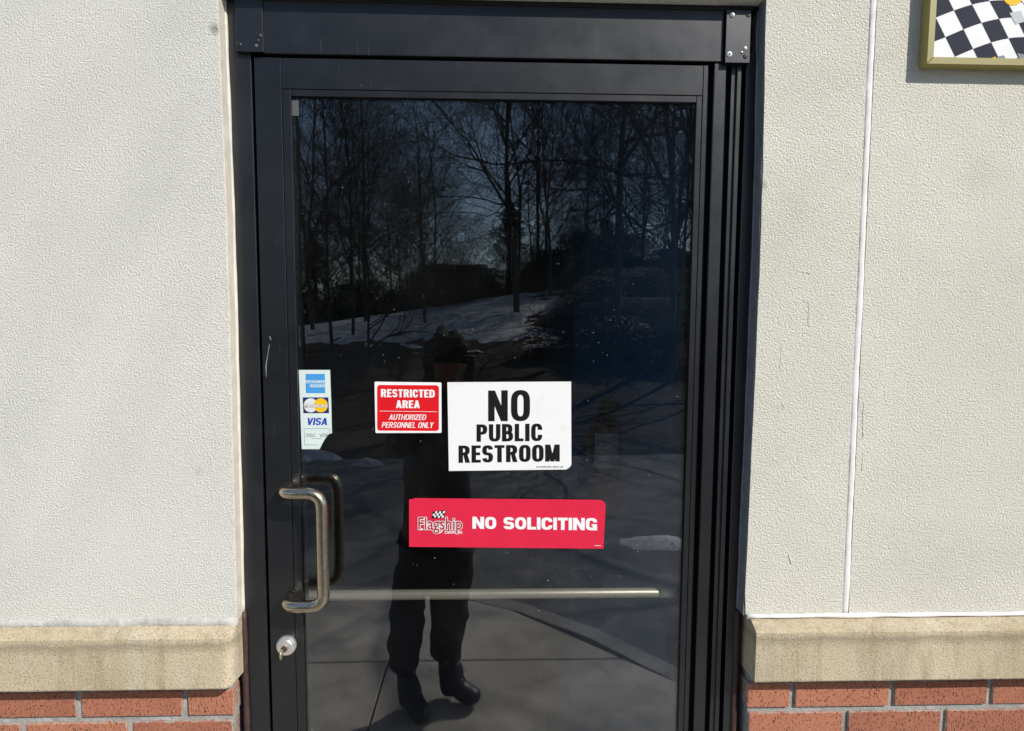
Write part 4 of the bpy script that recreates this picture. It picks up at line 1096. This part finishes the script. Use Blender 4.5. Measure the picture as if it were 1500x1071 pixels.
LA, RA = (fl_.x+.005, fl_.y-.03, .09), (fr_.x, fr_.y-.03, .09)
N = [(hip, .11), ((PX, PY, 1.0), .105), ((PX+.01, PY+.01, 1.20), .12), ((PX+.015, PY+.01, sh), .085), ((PX+.03, PY+.02, sh+.085), .052), ((PX+.045, PY+.035, sh+.155), (.070, .085)), ((PX+.045, PY+.035, sh+.235), (.068, .082)),
     ((PX-.16, PY, sh-.015), .052), ((PX-.165, PY+.12, 1.12), .042), ((ph.x-.075, PY+.155, ph.z-.09), .027),
     ((PX+.18, PY, sh-.015), .052), ((PX+.19, PY+.12, 1.12), .042), ((ph.x+.085, PY+.155, ph.z-.09), .027),
     ((PX-.085, PY, .82), .085), ((LA[0]-.0, PY+.05, .47), .062), (LA, .042), ((LA[0]+.05, LA[1]+.055, .05), .022),
     ((PX+.085, PY, .82), .085), ((RA[0], PY+.04, .47), .062), (RA, .042), ((RA[0]+.07, RA[1]+.028, .05), .022)]
E_ = [(0, 1), (1, 2), (2, 3), (3, 4), (4, 5), (5, 6), (3, 7), (7, 8), (8, 9), (3, 10), (10, 11), (11, 12), (0, 13), (13, 14), (14, 15), (15, 16), (0, 17), (17, 18), (18, 19), (19, 20)]
def hand(base, side):
    """palm and five bent digits that close round one end of the phone"""
    b = Vector(base); i0 = len(N); palm = b+Vector((side*.012, .018, .055)); N.append((tuple(palm), (.022, .015))); E_.append((9 if side < 0 else 12, i0))
    for q, (dz, ln) in enumerate(((.022, .9), (.008, 1.0), (-.008, .95), (-.022, .75))):
        r_ = Vector(palm)+Vector((side*.004, .012, dz)); a = r_+Vector((side*.012, .022*ln, .004)); c = a+Vector((-side*.018*ln, .016, .002)); e2 = c+Vector((-side*.020*ln, .000, 0))
        i = len(N); N.extend([(tuple(r_), .009), (tuple(a), .0085), (tuple(c), .008), (tuple(e2), .007)]); E_.extend([(i0, i), (i, i+1), (i+1, i+2), (i+2, i+3)])
    i = len(N); t0 = Vector(palm)+Vector((-side*.010, -.004, .012)); N.extend([(tuple(t0), .010), (tuple(t0+Vector((-side*.022, .0, .018))), .009), (tuple(t0+Vector((-side*.040, .004, .022))), .008)]); E_.extend([(i0, i), (i, i+1), (i+1, i+2)])
hand(N[9][0], -1); hand(N[12][0], 1)
body = skin_mesh('body', N, E_)
hc = Vector((PX+.045, PY+.035, sh+.195))
for v in body.vertices:                              # pull a nose, brow and chin out of the face
    d = v.co-hc
    if d.length < .16 and d.y > .03:
        v.co.y += .020*math.exp(-(d.x**2)/.0002-((d.z+.01)**2)/.0006) + .006*math.exp(-(d.x**2)/.0012-((d.z+.075)**2)/.0005)
        v.co.y -= .007*math.exp(-((abs(d.x)-.030)**2)/.0002-((d.z-.012)**2)/.0002)
body.materials.append(M_SKIN); body.materials.append(plain('black_gloves', (.012, .012, .013), .7))
for p in body.polygons:                              # gloves cover the hands and wrists
    if p.center.y > PY+.135 and p.center.z > .6: p.material_index = 1
link('body', body, None, per)
for sx in (-1, 1):
    bm = bmesh.new(); bmesh.ops.create_uvsphere(bm, u_segments=12, v_segments=8, radius=.0115); bmesh.ops.translate(bm, verts=bm.verts[:], vec=hc+Vector((sx*.030, .071, .012))); fin('eye', bm, M_LOCKD, per, True)
    bm = bmesh.new(); bmesh.ops.create_uvsphere(bm, u_segments=10, v_segments=8, radius=.5); bmesh.ops.scale(bm, verts=bm.verts[:], vec=(.018, .035, .06)); bmesh.ops.translate(bm, verts=bm.verts[:], vec=hc+Vector((sx*.076, .0, -.01))); fin('ear', bm, M_SKIN, per, True)
bm = bmesh.new(); bmesh.ops.create_uvsphere(bm, u_segments=24, v_segments=14, radius=1)
for v in bm.verts:
    v.co *= 1+.30*noise.noise(v.co*2.3+Vector((3, 1, 4)))+.12*noise.noise(v.co*6)
    v.co.z = max(v.co.z, -.30)
    v.co = Vector((v.co.x*.088, v.co.y*.100, v.co.z*.098)); v.co += hc+Vector((0, -.008, .030))
fin('hair', bm, M_HAT, per, True)
J = [((PX, PY, .90), (.165, .13)), ((PX, PY, 1.06), (.150, .125)), ((PX+.01, PY+.01, 1.22), (.160, .13)), ((PX+.015, PY+.01, sh), (.12, .095)), ((PX+.025, PY+.015, sh+.07), (.078, .072)),
     ((PX-.165, PY, sh-.02), .072), ((PX-.165, PY+.11, 1.11), .052), ((ph.x-.085, PY+.145, ph.z-.12), .036),
     ((PX+.185, PY, sh-.02), .072), ((PX+.18, PY+.11, 1.11), .052), ((ph.x+.095, PY+.145, ph.z-.12), .036),
     ((PX+.0, PY, .74), (.165, .13)), ((PX-.005, PY, .44), (.145, .12))]
jk = skin_mesh('coat', J, [(0, 1), (1, 2), (2, 3), (3, 4), (3, 5), (5, 6), (6, 7), (3, 8), (8, 9), (9, 10), (0, 11), (11, 12)])
for v in jk.vertices: v.co += Vector((1, .6, .3))*.018*noise.noise(v.co*10)
link('coat', jk, M_JACKET, per)
T = [((PX, PY, .80), .13), ((PX-.095, PY+.01, .62), .095), ((LA[0]-.01, PY+.05, .42), .090), ((LA[0], LA[1]-.0, .26), .076), ((LA[0], LA[1], .17), .064),
     ((PX+.085, PY+.01, .62), .095), ((RA[0]+.01, PY+.04, .42), .090), ((RA[0], RA[1], .26), .074), ((RA[0], RA[1], .17), .064)]
tr = skin_mesh('trousers', T, [(0, 1), (1, 2), (2, 3), (3, 4), (0, 5), (5, 6), (6, 7), (7, 8)])
for v in tr.vertices: v.co += Vector((1, .7, .2))*.022*noise.noise(v.co*13)+Vector((1, .7, .2))*.012*noise.noise(Vector((v.co.x*18, v.co.y*18, v.co.z*42)))
link('trousers', tr, M_TROUS, per)
for A, tx, ty in ((LA, .105, .115), (RA, .150, .055)):
    b = skin_mesh('boot', [((A[0], A[1]-.01, .20), .056), ((A[0], A[1]-.015, .10), .055), ((A[0], A[1]-.03, .048), .046), ((A[0]+tx*.55, A[1]+ty*.5, .050), (.050, .044)), ((A[0]+tx, A[1]+ty, .042), (.047, .038)), ((A[0]-tx*.25, A[1]-ty*.25-.01, .045), .042)], [(0, 1), (1, 2), (1, 3), (3, 4), (2, 5)])
    for v in b.vertices: v.co.z = max(v.co.z, .002)
    link('boot', b, M_BOOT, per)
phone = tag(empty('phone', tuple(ph)), 'black phone held sideways in both hands, mirrored in the door', 'phone', kind='thing')
boxobj('phone_body', plain('phone_shell', (.012, .012, .014), .25), phone, (ph.x-.080, ph.x+.080, ph.y-.004, ph.y+.004, ph.z-.038, ph.z+.038), .0035, 3)
for k, (dx, dz) in enumerate(((.060, .018), (.060, -.006), (.040, .006))):
    bm = bmesh.new(); lathe(bm, [(.0085, 0), (.0085, .002), (.007, .0024)], (ph.x+dx, ph.y+.004, ph.z+dz), 'y', 20); fin('phone_lens', bm, plain('lens_glass', (.01, .01, .015), .08), phone, True)
